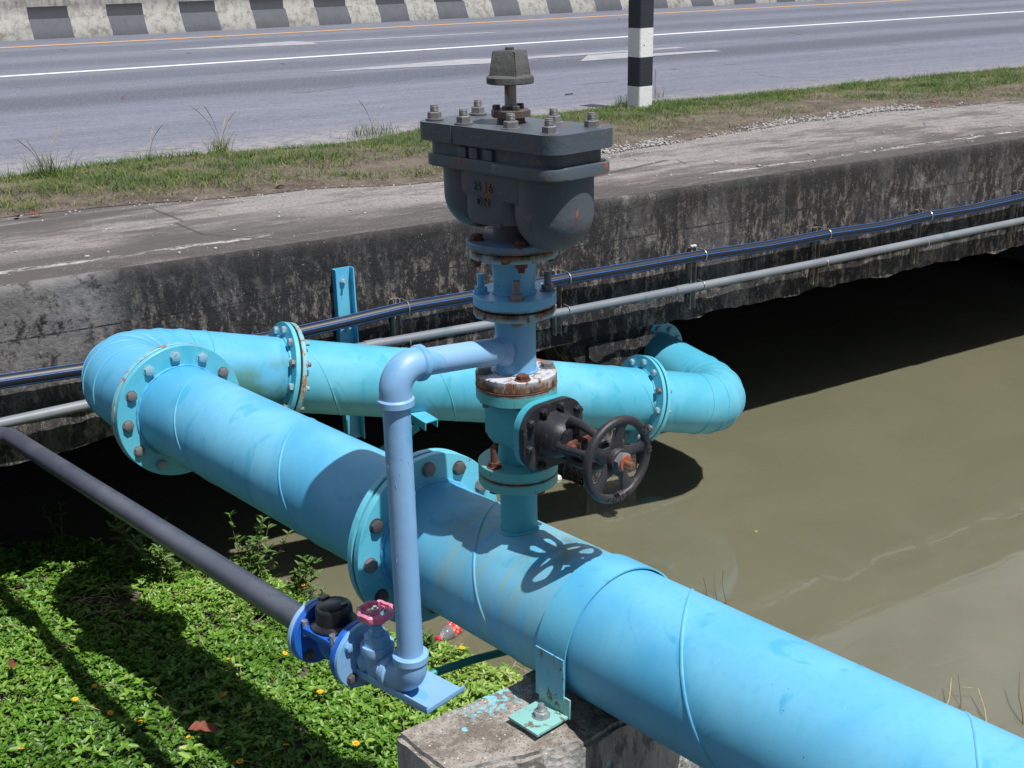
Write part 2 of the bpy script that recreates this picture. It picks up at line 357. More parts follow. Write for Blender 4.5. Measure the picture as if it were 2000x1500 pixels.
def asphalt():
    t=NT('asphalt',.62,spec=.4); y=t.sep()[1]
    n1=t.noise(.35,5,.6,vec=t.map((.25,1,1))); n2=t.noise(2.2,7,.7,vec=t.map((.10,1.3,1))); n3=t.noise(75,4,.8); 
    c=t.mix(t.ramp(n2,.35,.65),(.112,.122,.168),(.180,.190,.242))
    def track(y0,w,k,c):
        d=t.math('ABSOLUTE',t.math('ADD',t.math('ADD',y,-y0),t.math('MULTIPLY',n1,-.5)))
        return t.mix(t.math('MULTIPLY',t.ramp(d,w,w*.25),k),c,(.052,.056,.082))
    c=t.mix(t.math('MULTIPLY',t.ramp(t.noise(11,8,.85,vec=t.map((.28,1.2,1),loc=(6,0,0))),.42,.60),.55),c,(.095,.10,.13)); c=t.mix(t.math('MULTIPLY',t.ramp(t.noise(16,8,.85,vec=t.map((.3,1.2,1),loc=(16,0,0))),.50,.64),.5),c,(.30,.30,.34)); c=track(10.3,1.1,.85,c); c=track(12.6,1.0,.6,c); c=track(15.4,1.0,.6,c); c=track(18.0,1.1,.5,c)
    sh=t.ramp(y,7.2,6.2); c=t.mix(t.math('MULTIPLY',sh,t.ramp(t.noise(8,6,.7),.35,.6)),c,(.30,.27,.26))
    c=t.mix(t.math('MULTIPLY',t.ramp(t.noise(34,5,.85),.48,.62),.55),c,(.32,.32,.36))
    c=t.mix(t.math('MULTIPLY',t.ramp(t.noise(30,5,.85,vec=t.map((.5,1,1),loc=(3,3,3))),.50,.62),.6),c,(.075,.08,.105))
    cr=t.voro(.45,vec=t.map((.6,1,1)),feat='DISTANCE_TO_EDGE'); c=t.mix(t.math('MULTIPLY',t.ramp(cr,.006,.002),t.ramp(t.noise(1.1,2),.55,.6)),c,(.04,.04,.05))
    t.col(c); t.bump(n3,.4,.006); return t.m
m_asph=asphalt()
def roadpaint(name,c,wear):
    t=NT(name,.6); n=t.noise(14,7,.75,vec=t.map((.3,1,1)))
    t.col(t.mix(t.ramp(n,wear,wear+.15),(*c,1),(.24,.24,.27,1))); t.bump(t.noise(90,4),.3,.004); return t.m
m_white=roadpaint('white_road_paint',(.74,.74,.74),.66); m_yellow=roadpaint('yellow_road_paint',(.78,.42,.10),.62); m_faded=roadpaint('faded_road_paint',(.37,.37,.39),.46)
def striped(name,c,dirty):
    t=NT(name,.75); n=t.noise(7,9,.8,vec=t.map((1,1,.55))); k=t.ramp(n,.42,.66)
    t.col(t.mix(t.math('MULTIPLY',k,dirty),(*c,1),(c[0]*.35,c[1]*.34,c[2]*.30,1))); t.bump(t.noise(40,7),.5,.008); return t.m
m_bw=striped('dirty_white_barrier_paint',(.30,.295,.275),.9); m_bb=striped('black_barrier_paint',(.016,.019,.028),.35); m_bg=striped('grey_barrier_paint',(.078,.083,.10),.3)
m_bc=striped('bare_barrier_concrete',(.27,.265,.245),.9)
m_pw=striped('white_post_paint',(.74,.75,.76),.16); m_pb=striped('black_post_paint',(.022,.028,.040),.15)
def soil_mat():
    t=NT('bank_soil',.95); c=t.mix(t.ramp(t.noise(7,8,.7),.35,.65),(.045,.034,.025),(.13,.10,.075)); c=t.mix(t.ramp(t.noise(60,5,.7),.5,.7),c,(.19,.16,.13)); t.col(c); t.bump(t.noise(25,9,.75),.9,.03); return t.m
m_soil=soil_mat()
def verge_soil():
    t=NT('verge_soil',.95); c=t.mix(t.ramp(t.noise(5,8,.7),.35,.65),(.075,.055,.042),(.16,.13,.10)); c=t.mix(t.ramp(t.noise(50,5,.7),.52,.7),c,(.26,.23,.20)); t.col(c); t.bump(t.noise(30,9,.75),.9,.02); return t.m
m_vsoil=verge_soil()
def leafmat(name,cols,rough=.42,trans=.25):
    t=NT(name,rough,spec=.45); oi=t.n('ShaderNodeAttribute'); oi.attribute_name='tint'
    r=t.n('ShaderNodeValToRGB'); e=r.color_ramp.elements; e[0].color=(*cols[0],1); e[1].color=(*cols[-1],1)
    for i,c in enumerate(cols[1:-1]): q=e.new((i+1)/(len(cols)-1)); q.color=(*c,1)
    t.l(oi.outputs['Fac'],r.inputs[0]); t.col(r.outputs[0])
    tr=t.n('ShaderNodeBsdfTranslucent'); t.l(r.outputs[0],tr.inputs[0]); mx=t.n('ShaderNodeMixShader'); mx.inputs[0].default_value=trans
    out=[n for n in t.t.nodes if n.type=='OUTPUT_MATERIAL'][0]; t.l(t.p.outputs[0],mx.inputs[1]); t.l(tr.outputs[0],mx.inputs[2]); t.l(mx.outputs[0],out.inputs[0]); return t.m
m_leaf=leafmat('ground_cover_leaf',[(.05,.13,.014),(.11,.25,.025),(.20,.37,.05),(.36,.47,.12)])
m_grass=leafmat('verge_grass_blade',[(.06,.125,.022),(.13,.195,.038),(.25,.26,.09),(.25,.17,.10),(.13,.075,.055)],.6)
m_weed=leafmat('weed_leaf',[(.07,.14,.03),(.12,.22,.05),(.20,.30,.09)],.5)
m_stem=simple('stem_brown',(.14,.10,.05),.7)
m_petal=simple('yellow_petal',(.80,.42,.015),.6); m_petal2=simple('orange_heart',(.6,.22,.01),.7)
m_dryleaf=simple('dry_leaf',(.20,.055,.03),.7); m_straw=simple('straw',(.42,.33,.18),.7)
m_gravel=simple('gravel_stone',(.38,.37,.365),.8,0,.4,9)
def water_mat():
    t=NT('murky_water',.02,spec=1.0); t.p.inputs['IOR'].default_value=1.5
    n=t.noise(1.1,4,.55,dist=.8); c=t.mix(t.ramp(n,.35,.65),(.160,.155,.101),(.178,.170,.114)); 
    t.col(c); t.p.inputs['Subsurface Weight'].default_value=.85; t.p.inputs['Subsurface Radius'].default_value=(1,.9,.6); t.p.inputs['Subsurface Scale'].default_value=.09
    t.bump(t.math('ADD',t.noise(4.5,4,.5,vec=t.map((.8,2.4,1),rot=(0,0,.25)),dist=.8),t.math('MULTIPLY',t.noise(.8,2,.4),1.2)),.045,.02); return t.m
m_water=water_mat()
m_scum=simple('water_scum',(.30,.28,.22),.3)
# ================================================================== SETTING
ZT=.262; YF=3.0; ZB=-.53; ZW=-1.48
def struct(o): o['kind']='structure'; return o
def sheet(name,x0,x1,y0,y1,z,m,nx=1,ny=1,fz=None,parent=None):
    X,Y=np.meshgrid(np.linspace(x0,x1,nx+1),np.linspace(y0,y1,ny+1)); Zz=np.full_like(X,z) if fz is None else fz(X,Y)
    v=np.c_[X.ravel(),Y.ravel(),Zz.ravel()]; i=np.arange(nx*ny); r=i//nx; q=r*(nx+1)+i%nx
    return mesh_np(name,v,np.c_[q,q+1,q+nx+2,q+nx+1],m,parent)
def vnoise(x,y,s,seed=0):
    """cheap smooth 2-D noise in [-1,1]"""
    r=np.random.default_rng(seed); o=0*np.asarray(x,float)
    for k in range(6):
        a=r.uniform(0,2*np.pi); f=s*(.6+.35*k); o=o+np.sin((x*math.cos(a)+y*math.sin(a))*f+r.uniform(0,6.3)+1.3*np.sin((x*math.sin(a)-y*math.cos(a))*f*.7+r.uniform(0,6)))/(1+.4*k)
    return o/2.6
struct(sheet('water',-4,60,-40,60,ZW,m_water))
# ground far beyond the road and past the canal
struct(sheet('ground',-150,200,22.9,300,ZT-.35,m_vsoil))
# bank
EDGE=np.array([(-3,4.6),(-.6,4.1),(-.29,3.55),(.035,3.26),(.28,2.95),(.38,2.50),(.50,2.20),(.62,1.93),(.72,1.76),(.84,1.48),(1.0,1.0),(1.4,0),(2.0,-1.5),(3,-5)])
def bank_sd(x,y):
    x=np.asarray(x,float);y=np.asarray(y,float); best=np.full(x.shape,99.); sg=np.ones(x.shape)
    for (ax,ay),(bx,by) in zip(EDGE[:-1],EDGE[1:]):
        dx,dy=bx-ax,by-ay; t=np.clip(((x-ax)*dx+(y-ay)*dy)/(dx*dx+dy*dy),0,1); d=np.hypot(x-ax-t*dx,y-ay-t*dy)
        c=d<best; best=np.where(c,d,best); sg=np.where(c,np.where((dx*(y-ay)-dy*(x-ax))<0,1,-1),sg)
    return best*sg+.03*vnoise(x,y,9,3)
def bank_z(x,y):
    d=bank_sd(x,y); return np.where(d<0,ZW+d*.8,ZW+.13*(1-np.exp(-np.maximum(d,0)/.06))+.115*np.maximum(d,0))+.012*vnoise(x,y,14,5)*np.clip(d*8,0,1)
struct(sheet('bank',-7,3,-5,5.2,0,m_soil,200,204,bank_z))
# verge
def verge_far(x): return 6.1+.26*np.tanh((x-1.0)/1.4)-.35*np.exp(-((x-2.2)/.7)**2)+.09*vnoise(x,0*x,2.2,11)
def verge_near(x): return np.interp(x,[-6,-1,0,1.2,2.2,3.3,4.6,6.5,9,14,30],[4.75,4.6,4.55,4.35,4.1,4.35,4.5,4.75,4.35,4.3,4.3])+.09*vnoise(x,0*x,3.2,12)
X=np.linspace(-12,40,521); v=[];K=7
for x in X:
    a=float(verge_near(np.array(x))); b=float(verge_far(np.array(x)))
    for k in range(K): t=k/(K-1); v.append((x,a-.04+(b-a+.08)*t,ZT+.004+.030*math.sin(math.pi*t)**.7*(1+.4*math.sin(x*5+k))))
i=np.arange(520*(K-1)); q=(i//(K-1))*K+i%(K-1)
struct(mesh_np('verge',v,np.c_[q,q+K,q+K+1,q+1],m_vsoil,smooth=180))
# road
road=struct(sheet('road',-60,110,5.6,22.9,ZT+.002,m_asph))
def strip(name,y0,y1,m,x0=-60,x1=110): return struct(sheet(name,x0,x1,y0,y1,ZT+.006,m))
strip('edge_line',20.02,20.20,m_yellow); strip('lane_line',13.96,14.15,m_white)
def poly(name,pts,m,z):
    me=bpy.data.meshes.new(name); me.from_pydata([(x,y,z) for x,y in pts],[],[tuple(range(len(pts)))]); me.update(); return struct(new(name,me,m))
# faded arrows: shaft with a long swept head
poly('road_arrow',[(3.7,17.16),(6.34,17.62),(6.45,17.22),(9.95,17.0),(9.95,16.82),(6.45,16.98),(6.36,16.55)],m_faded,ZT+.006)
poly('road_arrow',[(4.2,11.72),(6.6,12.05),(7.0,11.78),(9.9,11.62),(9.9,11.42),(7.0,11.42),(6.54,11.2)],m_faded,ZT+.006)
poly('road_arrow',[(7.5,10.62),(8.15,11.38),(9.3,11.30),(8.7,10.95),(9.9,10.82),(9.8,10.55)],m_faded,ZT+.0065)

# ================================================================== BRIDGE
bridge=empty('concrete_bridge',(3,YF,ZB),'weathered concrete road bridge with black mould on its long side beam over the canal','bridge')
# slab top + side beam as a grid with a broken lower edge
nx,nz=900,26; xs=np.linspace(-9,18,nx+1)
low=ZB+.018*vnoise(xs,0*xs,6,21)+.010*vnoise(xs,0*xs,31,22)+np.where(xs>2.9,.012*vnoise(xs,0*xs,17,24),0)
zs=np.linspace(0,1,nz+1); v=[]
for k,tz in enumerate(zs):
    z=low+(ZT-.02-low)*tz; y=YF+.004*vnoise(xs,z*0+tz*.8,5,23)+.006*vnoise(xs,z*9,23,25)*(.4+.6*(tz<.2))
    v.append(np.c_[xs,y,z])
v.append(np.c_[xs,YF+.012+.006*vnoise(xs,0*xs,19,26),np.full(nx+1,ZT-.004)]); v.append(np.c_[xs,np.full(nx+1,YF+.035)+.008*vnoise(xs,0*xs,25,27),np.full(nx+1,ZT)])
v=np.vstack(v); i=np.arange(nx*(nz+2)); q=(i//nx)*(nx+1)+i%nx
mesh_np('side_beam',v,np.c_[q,q+1,q+nx+2,q+nx+1],m_face,bridge,smooth=60).location=-bridge.location
a=v[:nx+1]; vv=np.vstack([a,a+[0,.5,0],np.c_[xs,np.full(nx+1,22.8),np.full(nx+1,ZB)]]); i=np.arange(nx*2); q=(i//nx)*(nx+1)+i%nx
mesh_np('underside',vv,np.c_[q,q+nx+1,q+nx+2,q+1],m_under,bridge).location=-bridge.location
t0=v[-(nx+1):]; vv=np.vstack([t0,np.c_[xs,np.full(nx+1,3.6),np.full(nx+1,ZT+.001)],np.c_[xs,np.full(nx+1,5.9),np.full(nx+1,ZT+.001)]]); i=np.arange(nx*2); q=(i//nx)*(nx+1)+i%nx
mesh_np('deck',vv,np.c_[q,q+1,q+nx+2,q+nx+1],m_deck,bridge).location=-bridge.location
def rough_prism(name,pts,y0,y1,m,parent,amp=.02,seed=1,step=.04):
    """outline in xz extruded along y with a broken edge and a rough face"""
    out=[]; r=random.Random(seed)
    for (ax,az),(bx,bz) in zip(pts,pts[1:]+pts[:1]):
        L=math.hypot(bx-ax,bz-az); k=max(1,int(L/step))
        for i in range(k): t=i/k; out.append((ax+(bx-ax)*t+r.uniform(-amp,amp),az+(bz-az)*t+r.uniform(-amp,amp)))
    bm=B(); fr=[bm.verts.new((x,y0,z)) for x,z in out]; bk=[bm.verts.new((x,y1,z)) for x,z in out]; n=len(out)
    f=bm.faces.new(fr); bm.faces.new(list(reversed(bk)))
    for i in range(n): bm.faces.new((fr[i],fr[(i+1)%n],bk[(i+1)%n],bk[i]))
    bmesh.ops.triangulate(bm,faces=[f]); 
    return obj(name,bm,m,parent,None)
rough_prism('pier',[(2.10,-.5),(2.20,-.60),(2.30,-.72),(2.33,-1.0),(2.30,-1.7),(2.72,-1.7),(2.72,-.95),(2.70,-.72),(2.78,-.66),(2.84,-.5)],YF+.055,YF+.45,m_face,bridge,.012,4)
rough_prism('pier_patch',[(2.33,-.60),(2.50,-.585),(2.66,-.60),(2.80,-.57),(2.82,-.62),(2.74,-.68),(2.60,-.65),(2.45,-.67),(2.36,-.70)],YF+.03,YF+.075,m_face,bridge,.012,5,.03)
for x0,x1,nm in ((-4.6,-4.2,'abutment'),(9.6,10.2,'abutment')):
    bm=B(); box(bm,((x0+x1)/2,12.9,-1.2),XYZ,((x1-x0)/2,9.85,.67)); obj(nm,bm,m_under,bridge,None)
for z0,y0 in ((-.85,3.6),(-1.25,3.9)):
    bm=B(); box(bm,(9.2,13,z0),XYZ,(.5,9.2,.12),.02); obj('footing',bm,m_under,bridge,None)
bm=B(); box(bm,(3,22.6,-1.2),XYZ,(8,.15,.66)); obj('light_stop_wall',bm,m_under,bridge,None)  # added wall closing the far end so no daylight shows under the deck
for x in (5.2,):
    bm=B(); box(bm,(x,9,-1.1),XYZ,(.2,.2,.56),.02); obj('column',bm,m_under,bridge,None)
# pebbles lying on the deck edge and gravel strip
def stones(name,n,fx,m,label,cat,r0=.004,r1=.014,zoff=0):
    ico=np.array([(0,0,1),(.89,0,.45),(.28,.85,.45),(-.72,.53,.45),(-.72,-.53,.45),(.28,-.85,.45),(.72,.53,-.45),(-.28,.85,-.45),(-.89,0,-.45),(-.28,-.85,-.45),(.72,-.53,-.45),(0,0,-1)])
    F=np.array([(0,1,2),(0,2,3),(0,3,4),(0,4,5),(0,5,1),(1,6,2),(2,7,3),(3,8,4),(4,9,5),(5,10,1),(2,6,7),(3,7,8),(4,8,9),(5,9,10),(1,10,6),(11,7,6),(11,8,7),(11,9,8),(11,10,9),(11,6,10)])
    xy=fx(n); n=len(xy); R=rng.uniform(r0,r1,n)**1; sc3=rng.uniform(.5,1.2,(n,3)); sc3[:,2]*=.6
    a=rng.uniform(0,6.28,n); P=ico[None]*sc3[:,None]*R[:,None,None]*(1+rng.uniform(-.2,.2,(n,12,1)))
    c,s=np.cos(a)[:,None],np.sin(a)[:,None]; X=P[...,0]*c-P[...,1]*s; Y=P[...,0]*s+P[...,1]*c
    z=ZT+R*sc3[:,2]*.5+zoff
    v=np.stack([X+xy[:,0,None],Y+xy[:,1,None],P[...,2]+z[:,None]],-1).reshape(-1,3); f=(F[None]+12*np.arange(n)[:,None,None]).reshape(-1,3)
    return tag(mesh_np(name,v,f,m),label,cat,kind='stuff')
def near_edge(n):
    x=rng.uniform(-4,12,n); y=verge_near(x)+rng.normal(0,.10,n)-.03+rng.exponential(.02,n)
    keep=(np.where((x>2.6)&(x<7.2),1,.22)>rng.random(n)); return np.c_[x,y][keep]
def gravel_patch(n):
    x=rng.uniform(3.1,7.4,n); y=rng.uniform(0,1,n)**1.4*1.0+verge_near(x)-.08; k=vnoise(x,y,5.5,31)+rng.normal(0,.25,n)>(.0+(y-verge_near(x))*.7); return np.c_[x,y][k]
def scatter(n): x=rng.uniform(-4,13,n); return np.c_[x,3.1+rng.beta(1,1.6,n)*1.3]
stones('gravel',9000,near_edge,m_gravel,'loose pale gravel along the edge of the grass verge','gravel',.002,.011)
stones('gravel',8000,gravel_patch,m_gravel,'patch of pale gravel between grass and concrete right of the valve','gravel',.002,.014,.010)
stones('pebbles',330,scatter,m_gravel,'scattered pale pebbles on the concrete bridge edge','pebbles',.003,.015)
# ================================================================== BARRIER
bar=[]; Z0=ZT; prof=[(22.22,0),(22.24,.07),(22.40,.36),(22.46,.36+.012),(22.50,.58),(22.56,1.15),(22.95,1.15),(22.95,0)]
x0=3.01-.722*40; per=.722; v=[];f=[];mi=[]
nseg=130
jr=random.Random(12)
for k in range(nseg+1):
    x=x0+per*k+jr.uniform(-.045,.045)
    for (y,z) in prof: v.append((x+jr.uniform(-.012,.012),y,Z0+z))
P_=len(prof)
for k in range(nseg):
    dark=(k%2==0)
    for j in range(P_-1):
        a_=k*P_+j; f.append((a_,a_+P_,a_+P_+1,a_+1))
        if j in (0,1): mi.append(2 if dark else 0)
        elif j in (2,3): mi.append(1 if dark else 0)
        else: mi.append(3)
o=mesh_np('traffic_barrier',v,f,[m_bw,m_bb,m_bg,m_bc],midx=mi); tag(o,'concrete traffic barrier painted in black and dirty white blocks across the road','barrier')
# ================================================================== POST
post=empty('marker_post',(5.05,6.2,ZT),'square concrete roadside post banded black and white standing in the grass verge','post')
cells=[(0,.205,m_pw),(.205,.45,m_pb),(.45,.69,m_pw),(.69,.93,m_pb),(.93,1.1,m_pw)]
hw=.080; ca_,sa_=math.cos(rad(6)),math.sin(rad(6)); pax=(V((ca_,sa_,0)),V((-sa_,ca_,0)),Zv)
bm=B()
for k,(a_,b_,m) in enumerate(cells):
    n_=8
    for side in range(4):
        ux=[pax[0],pax[1],-pax[0],-pax[1]][side]; uy=[pax[1],-pax[0],-pax[1],pax[0]][side]; c0=V((5.045,6.135,ZT))
        bv=.008
        for p0,p1 in (((hw,-hw+bv),(hw,hw-bv)),((hw,hw-bv),(hw-bv,hw))):
            q=[c0+ux*p0[0]+uy*p0[1],c0+ux*p1[0]+uy*p1[1]]
            za=a_-(.03 if k==0 else 0); fa=bm.faces.new([bm.verts.new(q[0]+Zv*za),bm.verts.new(q[1]+Zv*za),bm.verts.new(q[1]+Zv*b_),bm.verts.new(q[0]+Zv*b_)]); fa.material_index=k%2
bmesh.ops.remove_doubles(bm,verts=bm.verts,dist=.0004)
top=[v_ for v_ in bm.verts if v_.co.z>ZT+1.09]; bmesh.ops.contextual_create(bm,geom=[e for e in bm.edges if e.verts[0] in top and e.verts[1] in top])
obj('shaft',bm,[m_pw,m_pb],post,35)
bm=B(); hexp(bm,(5.02,6.053,ZT+.55),(0,-1,0),.006,0,.004); obj('reflector_screw',bm,m_boltdark,post)
# ================================================================== WATER MAIN
main=empty('water_main',tuple(W(0,0,-RP)),'large light blue spiral welded water pipe crossing the canal with bolted flanges and elbows','pipe')
def seam(bm,P0,Dn,t0,t1,phase,pitch=.68,r=RP,br=.0062):
    """raised weld bead along a helix"""
    h=Dn.cross(Zv).normalized(); k=h.cross(Dn)   # h right side, k up
    L=abs(t1-t0); n=max(8,int(L/pitch*56)); pts=[]
    for i in range(n+1):
        t=t0+(t1-t0)*i/n; th=(t-phase)/pitch*2*math.pi
        pts.append(V(P0)+Dn*t+(-h*math.cos(th)+k*math.sin(th))*(r-.0035))
    tube(bm,pts,br,10)
def weld(bm,P0,Dn,t,r,br=.006,n=120,seed=1,flat=False):
    rr=random.Random(seed); h,k,_=basis(Dn); pts=[];rad_=[]
    for i in range(n):
        a=2*math.pi*i/n; pts.append(V(P0)+Dn*(t+rr.uniform(-.0012,.0012))+(h*math.cos(a)+k*math.sin(a))*(r+rr.uniform(-.0008,.0012))); rad_.append(br*rr.uniform(.75,1.3))
    tube(bm,pts,br,8,False,rad_,closed=True)
def run(name,P0,Dn,t0,t1,phase,m,seams=True,pitch=.68):
    bm=B(); n=96; st=max(1,int(abs(t1-t0)/.1)); lathe(bm,P0,Dn,[(t0+(t1-t0)*i/st,RP) for i in range(st+1)],n,True,True)
    if seams: seam(bm,P0,Dn,t0,t1,phase,pitch)
    weld(bm,P0,Dn,t0+.003,RP+.002,seed=int(t0*100)%97+1); weld(bm,P0,Dn,t1-.003,RP+.002,seed=int(t1*100)%89+1)
    return obj(name,bm,m,main,50)
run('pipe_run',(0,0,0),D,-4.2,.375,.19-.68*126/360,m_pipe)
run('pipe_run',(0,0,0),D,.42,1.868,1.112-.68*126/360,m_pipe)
def bolt_mesh(bm,P,d,through,hr=.0195,hh=.0135,shank=.0105,tail=.020,a0=.2,washer=True,nut=True,mi=0):
    """head on the near (−d) side, nut and thread on the far side; P on the near face"""
    d=V(d).normalized(); P=V(P)
    if washer: lathe(bm,P,-d,[(0,hr*1.12),(.002,hr*1.12)],20)
    o=.002 if washer else 0
    hexp(bm,P,-d,hr,o,o+hh,a0)
    lathe(bm,P,d,[(0,shank),(through+hh+tail,shank),(through+hh+tail+.001,shank*.9)],12)
    if nut: hexp(bm,P,d,hr,through+.001,through+.001+hh,a0+.4)
def flange_pair(P0,Dn,tc,r=.25,th=.021,gap=.010,nb=12,br_=.213,mats=None,mat_bolt=None,phase=0,seed=3,inner=RP-.02,up=Zv):
    """two bolted plates and a gasket, centred on tc; the bolts are sub-parts of the near plate"""
    P0=V(P0); Dn=V(Dn).normalized(); mats=mats or (m_flange,m_flange); h,k,_=basis(Dn,up)
    bm=B(); disc(bm,P0,Dn,r,tc-gap/2-th,tc-gap/2,96,.0015,inner); a_=obj('flange',bm,mats[0],main)
    bm=B(); disc(bm,P0,Dn,r,tc+gap/2,tc+gap/2+th,96,.0015,inner); obj('flange',bm,mats[1],main)
    bm=B(); disc(bm,P0,Dn,r-.009,tc-gap/2,tc+gap/2,64,.0004,inner); obj('gasket',bm,m_gasket,main)
    rr=random.Random(seed)
    for i in range(nb):
        an=2*math.pi*i/nb+phase; c=(h*math.cos(an)+k*math.sin(an))*br_
        bm=B(); bolt_mesh(bm,P0+Dn*(tc-gap/2-th)+c,Dn,2*th+gap,a0=rr.uniform(0,1),tail=rr.uniform(.008,.022))
        o=obj('bolt',bm,rr.choice(mat_bolt or [m_bolt]),None); o.parent=a_
flange_pair((0,0,0),D,1.893,mats=(m_flange,m_flrust),mat_bolt=[m_bolt,m_boltb])
flange_pair((0,0,0),D,.398,.254,br_=.216,mat_bolt=[m_boltdark,m_boltdark,m_bolt],phase=0)
# left elbow, mitred
pts,T=bend(BM,D,BD,.40,7)
def mitre(name,pts,P_in,P_out,m,par):
    bm=B(); pl=[P_in]+pts+[P_out]; n=96; rings=[]
    ref=None
    for i,p in enumerate(pl):
        a=(pl[i]-pl[i-1]).normalized() if i else (pl[1]-pl[0]).normalized(); b=(pl[i+1]-pl[i]).normalized() if i<len(pl)-1 else a
        pn=(a+b).normalized(); u=a.cross(b)
        if u.length<1e-4: u=rings[-1][1] if rings else V((pl[1]-pl[0])).cross(pl[-1]-pl[-2])
        u=u.normalized(); w_=pn.cross(u).normalized(); k=1/max(.5,pn.dot(a))
        if ref is not None and u.dot(ref)<0: u=-u; w_=-w_
        ref=u; rings.append(([bm.verts.new(p+u*RP*math.cos(2*math.pi*q/n)+w_*RP*k*math.sin(2*math.pi*q/n)) for q in range(n)],u,p,w_*k))
    for A,C in zip(rings[:-1],rings[1:]):
        for q in range(n): bm.faces.new((A[0][q],A[0][(q+1)%n],C[0][(q+1)%n],C[0][q]))
    for (vs,u,p,wk) in rings[1:-1]:
        tube(bm,[p+u*(RP+.0005)*math.cos(2*math.pi*q/64)+wk*(RP+.0005)*math.sin(2*math.pi*q/64) for q in range(64)],.0038,6,closed=True)
    return obj(name,bm,m,par,25)
B1=.885; B2=2.945; EL=3.70
mitre('elbow',pts,D*1.918,BM+BD*(B1-.022),m_pipe,main)
bm=B(); weld(bm,(0,0,0),D,1.922,RP+.002,seed=5); weld(bm,BM,BD,B1-.026,RP+.003,.007,seed=6); obj('weld_bead',bm,m_flange,main)
flange_pair(BM,BD,B1,.245,mats=(m_flange,m_flrust),nb=12,br_=.21,mat_bolt=[m_bolt,m_boltb])
run('pipe_run',BM,BD,B1+.022,B2-.022,.90-.6*90/360,m_back,True,.62)
flange_pair(BM,BD,B2,.245,nb=12,br_=.21,mat_bolt=[m_bolt,m_boltb])
BE=BM+BD*EL; RD=V((-.05,1,.12)).normalized(); pts2,T2=bend(BE,BD,RD,.33,6)
mitre('elbow',pts2,BM+BD*(B2+.022),BE+RD*.80,m_back,main)
flange_pair(BE,RD,.82,.235,nb=12,br_=.20,mat_bolt=[m_boltb])
run('pipe_run',BE,RD,.845,3.2,0,m_back,False)
# vertical stub with weld
bm=B(); lathe(bm,(0,0,0),Zv,[(.12,.047),(.312,.047)],40); weld(bm,(0,0,0),Zv,.16,.049,.004,n=60)
# saddle weld following the pipe
pts=[]
for i in range(72):
    a=2*math.pi*i/72; s_=.049*math.cos(a); t_=.049*math.sin(a); pts.append(W(s_,t_,math.sqrt(RP**2-s_*s_)+.001))
rr=random.Random(8); tube(bm,pts,.0045,8,False,[.0045*rr.uniform(.8,1.3) for _ in pts],closed=True)
obj('branch_stub',bm,m_teal,main)
# flange of stub (lower plate of the first stack joint)
def plate(name,P,z0,z1,r,m,par,n=72,inner=.03,c=(0,0)):
    bm=B(); disc(bm,(c[0],c[1],0),Zv,r,z0,z1,n,.0018,inner); return obj(name,bm,m,par)
a_=plate('flange',None,.302,.328,.1,m_tealrust,main)
# weld reinforcing band under the clamp seam at t=-.40
# ================================================================== GATE VALVE (black bonnet)
SA=[rad(45+90*i) for i in range(4)]
def vbolts(z0,z1,r,par,m,up=.0,down=.02,hr=.0145,angs=(60,150,240,330),tailup=.03,head='up',c=(0,0)):
    """vertical bolts through a stack joint between z0 and z1"""
    for i,a in enumerate(angs):
        a=rad(a); P=V((c[0]+r*math.cos(a),c[1]+r*math.sin(a),0)); bm=B(); mm=m[i%len(m)] if isinstance(m,list) else m
        if head=='up':     # head above, nut below
            hexp(bm,P,Zv,hr,z1+.0025,z1+.013,i); lathe(bm,P,Zv,[(z1,hr*1.25),(z1+.0025,hr*1.25)],18)
            hexp(bm,P,-Zv,hr,-z0,-z0+.012,i*.7); lathe(bm,P,Zv,[(z0-.012-down,.0085),(z1,.0085)],12)
        else:              # nut above with long thread
            lathe(bm,P,Zv,[(z1,hr*1.3),(z1+.0025,hr*1.3)],18); hexp(bm,P,Zv,hr,z1+.0025,z1+.0155,i)
            lathe(bm,P,Zv,[(z0,.0085),(z1+.0155+tailup,.0085),(z1+.0165+tailup,.0078)],14)
            for k in range(int(tailup/.003)): lathe(bm,P,Zv,[(z1+.0165+.003*k,.0085),(z1+.018+.003*k,.0094),(z1+.0195+.003*k,.0085)],12,False,False)
            hexp(bm,P,-Zv,hr,-z0,-z0+.011,i*.7)
        o=obj('bolt',bm,mm,None); o.parent=par
valve=empty('gate_valve',(0,0,.331),'teal gate valve with black iron bonnet and black five-spoke handwheel on the big pipe','valve')
WX=WD.cross(Zv).normalized()   # horizontal in-plane axis of the bonnet
bm=B(); lathe(bm,(0,0,0),Zv,[(.355,.052),(.40,.047),(.42,.052),(.505,.052),(.52,.056),(.54,.060)],40)
# oblong body chamber facing the bonnet
ZC=.469
def q_(d): return .137+(d-.107)*(.215/.245)
poly_=rrect(V((0,0,ZC)),WX,Zv,-.056,.056,-.072,.070,.034,8)
prism(bm,poly_,WD,-.058,.102,.014)
box(bm,V((0,0,ZC-.004))-WX*.056+WD*.062,(WX,WD,Zv),(.008,.028,.024),.003); 
obj('body',bm,m_teal,valve)
fa=plate('flange',None,.331,.360,.1,m_tealrust,valve); plate('gasket',None,.3275,.3315,.094,m_gasket,valve)
fb=plate('flange',None,.530,.562,.1,m_tealrust,valve)
vbolts(.302,.360,.078,fa,[m_boltrust],head='down',tailup=.038,angs=(10,100,190,280))
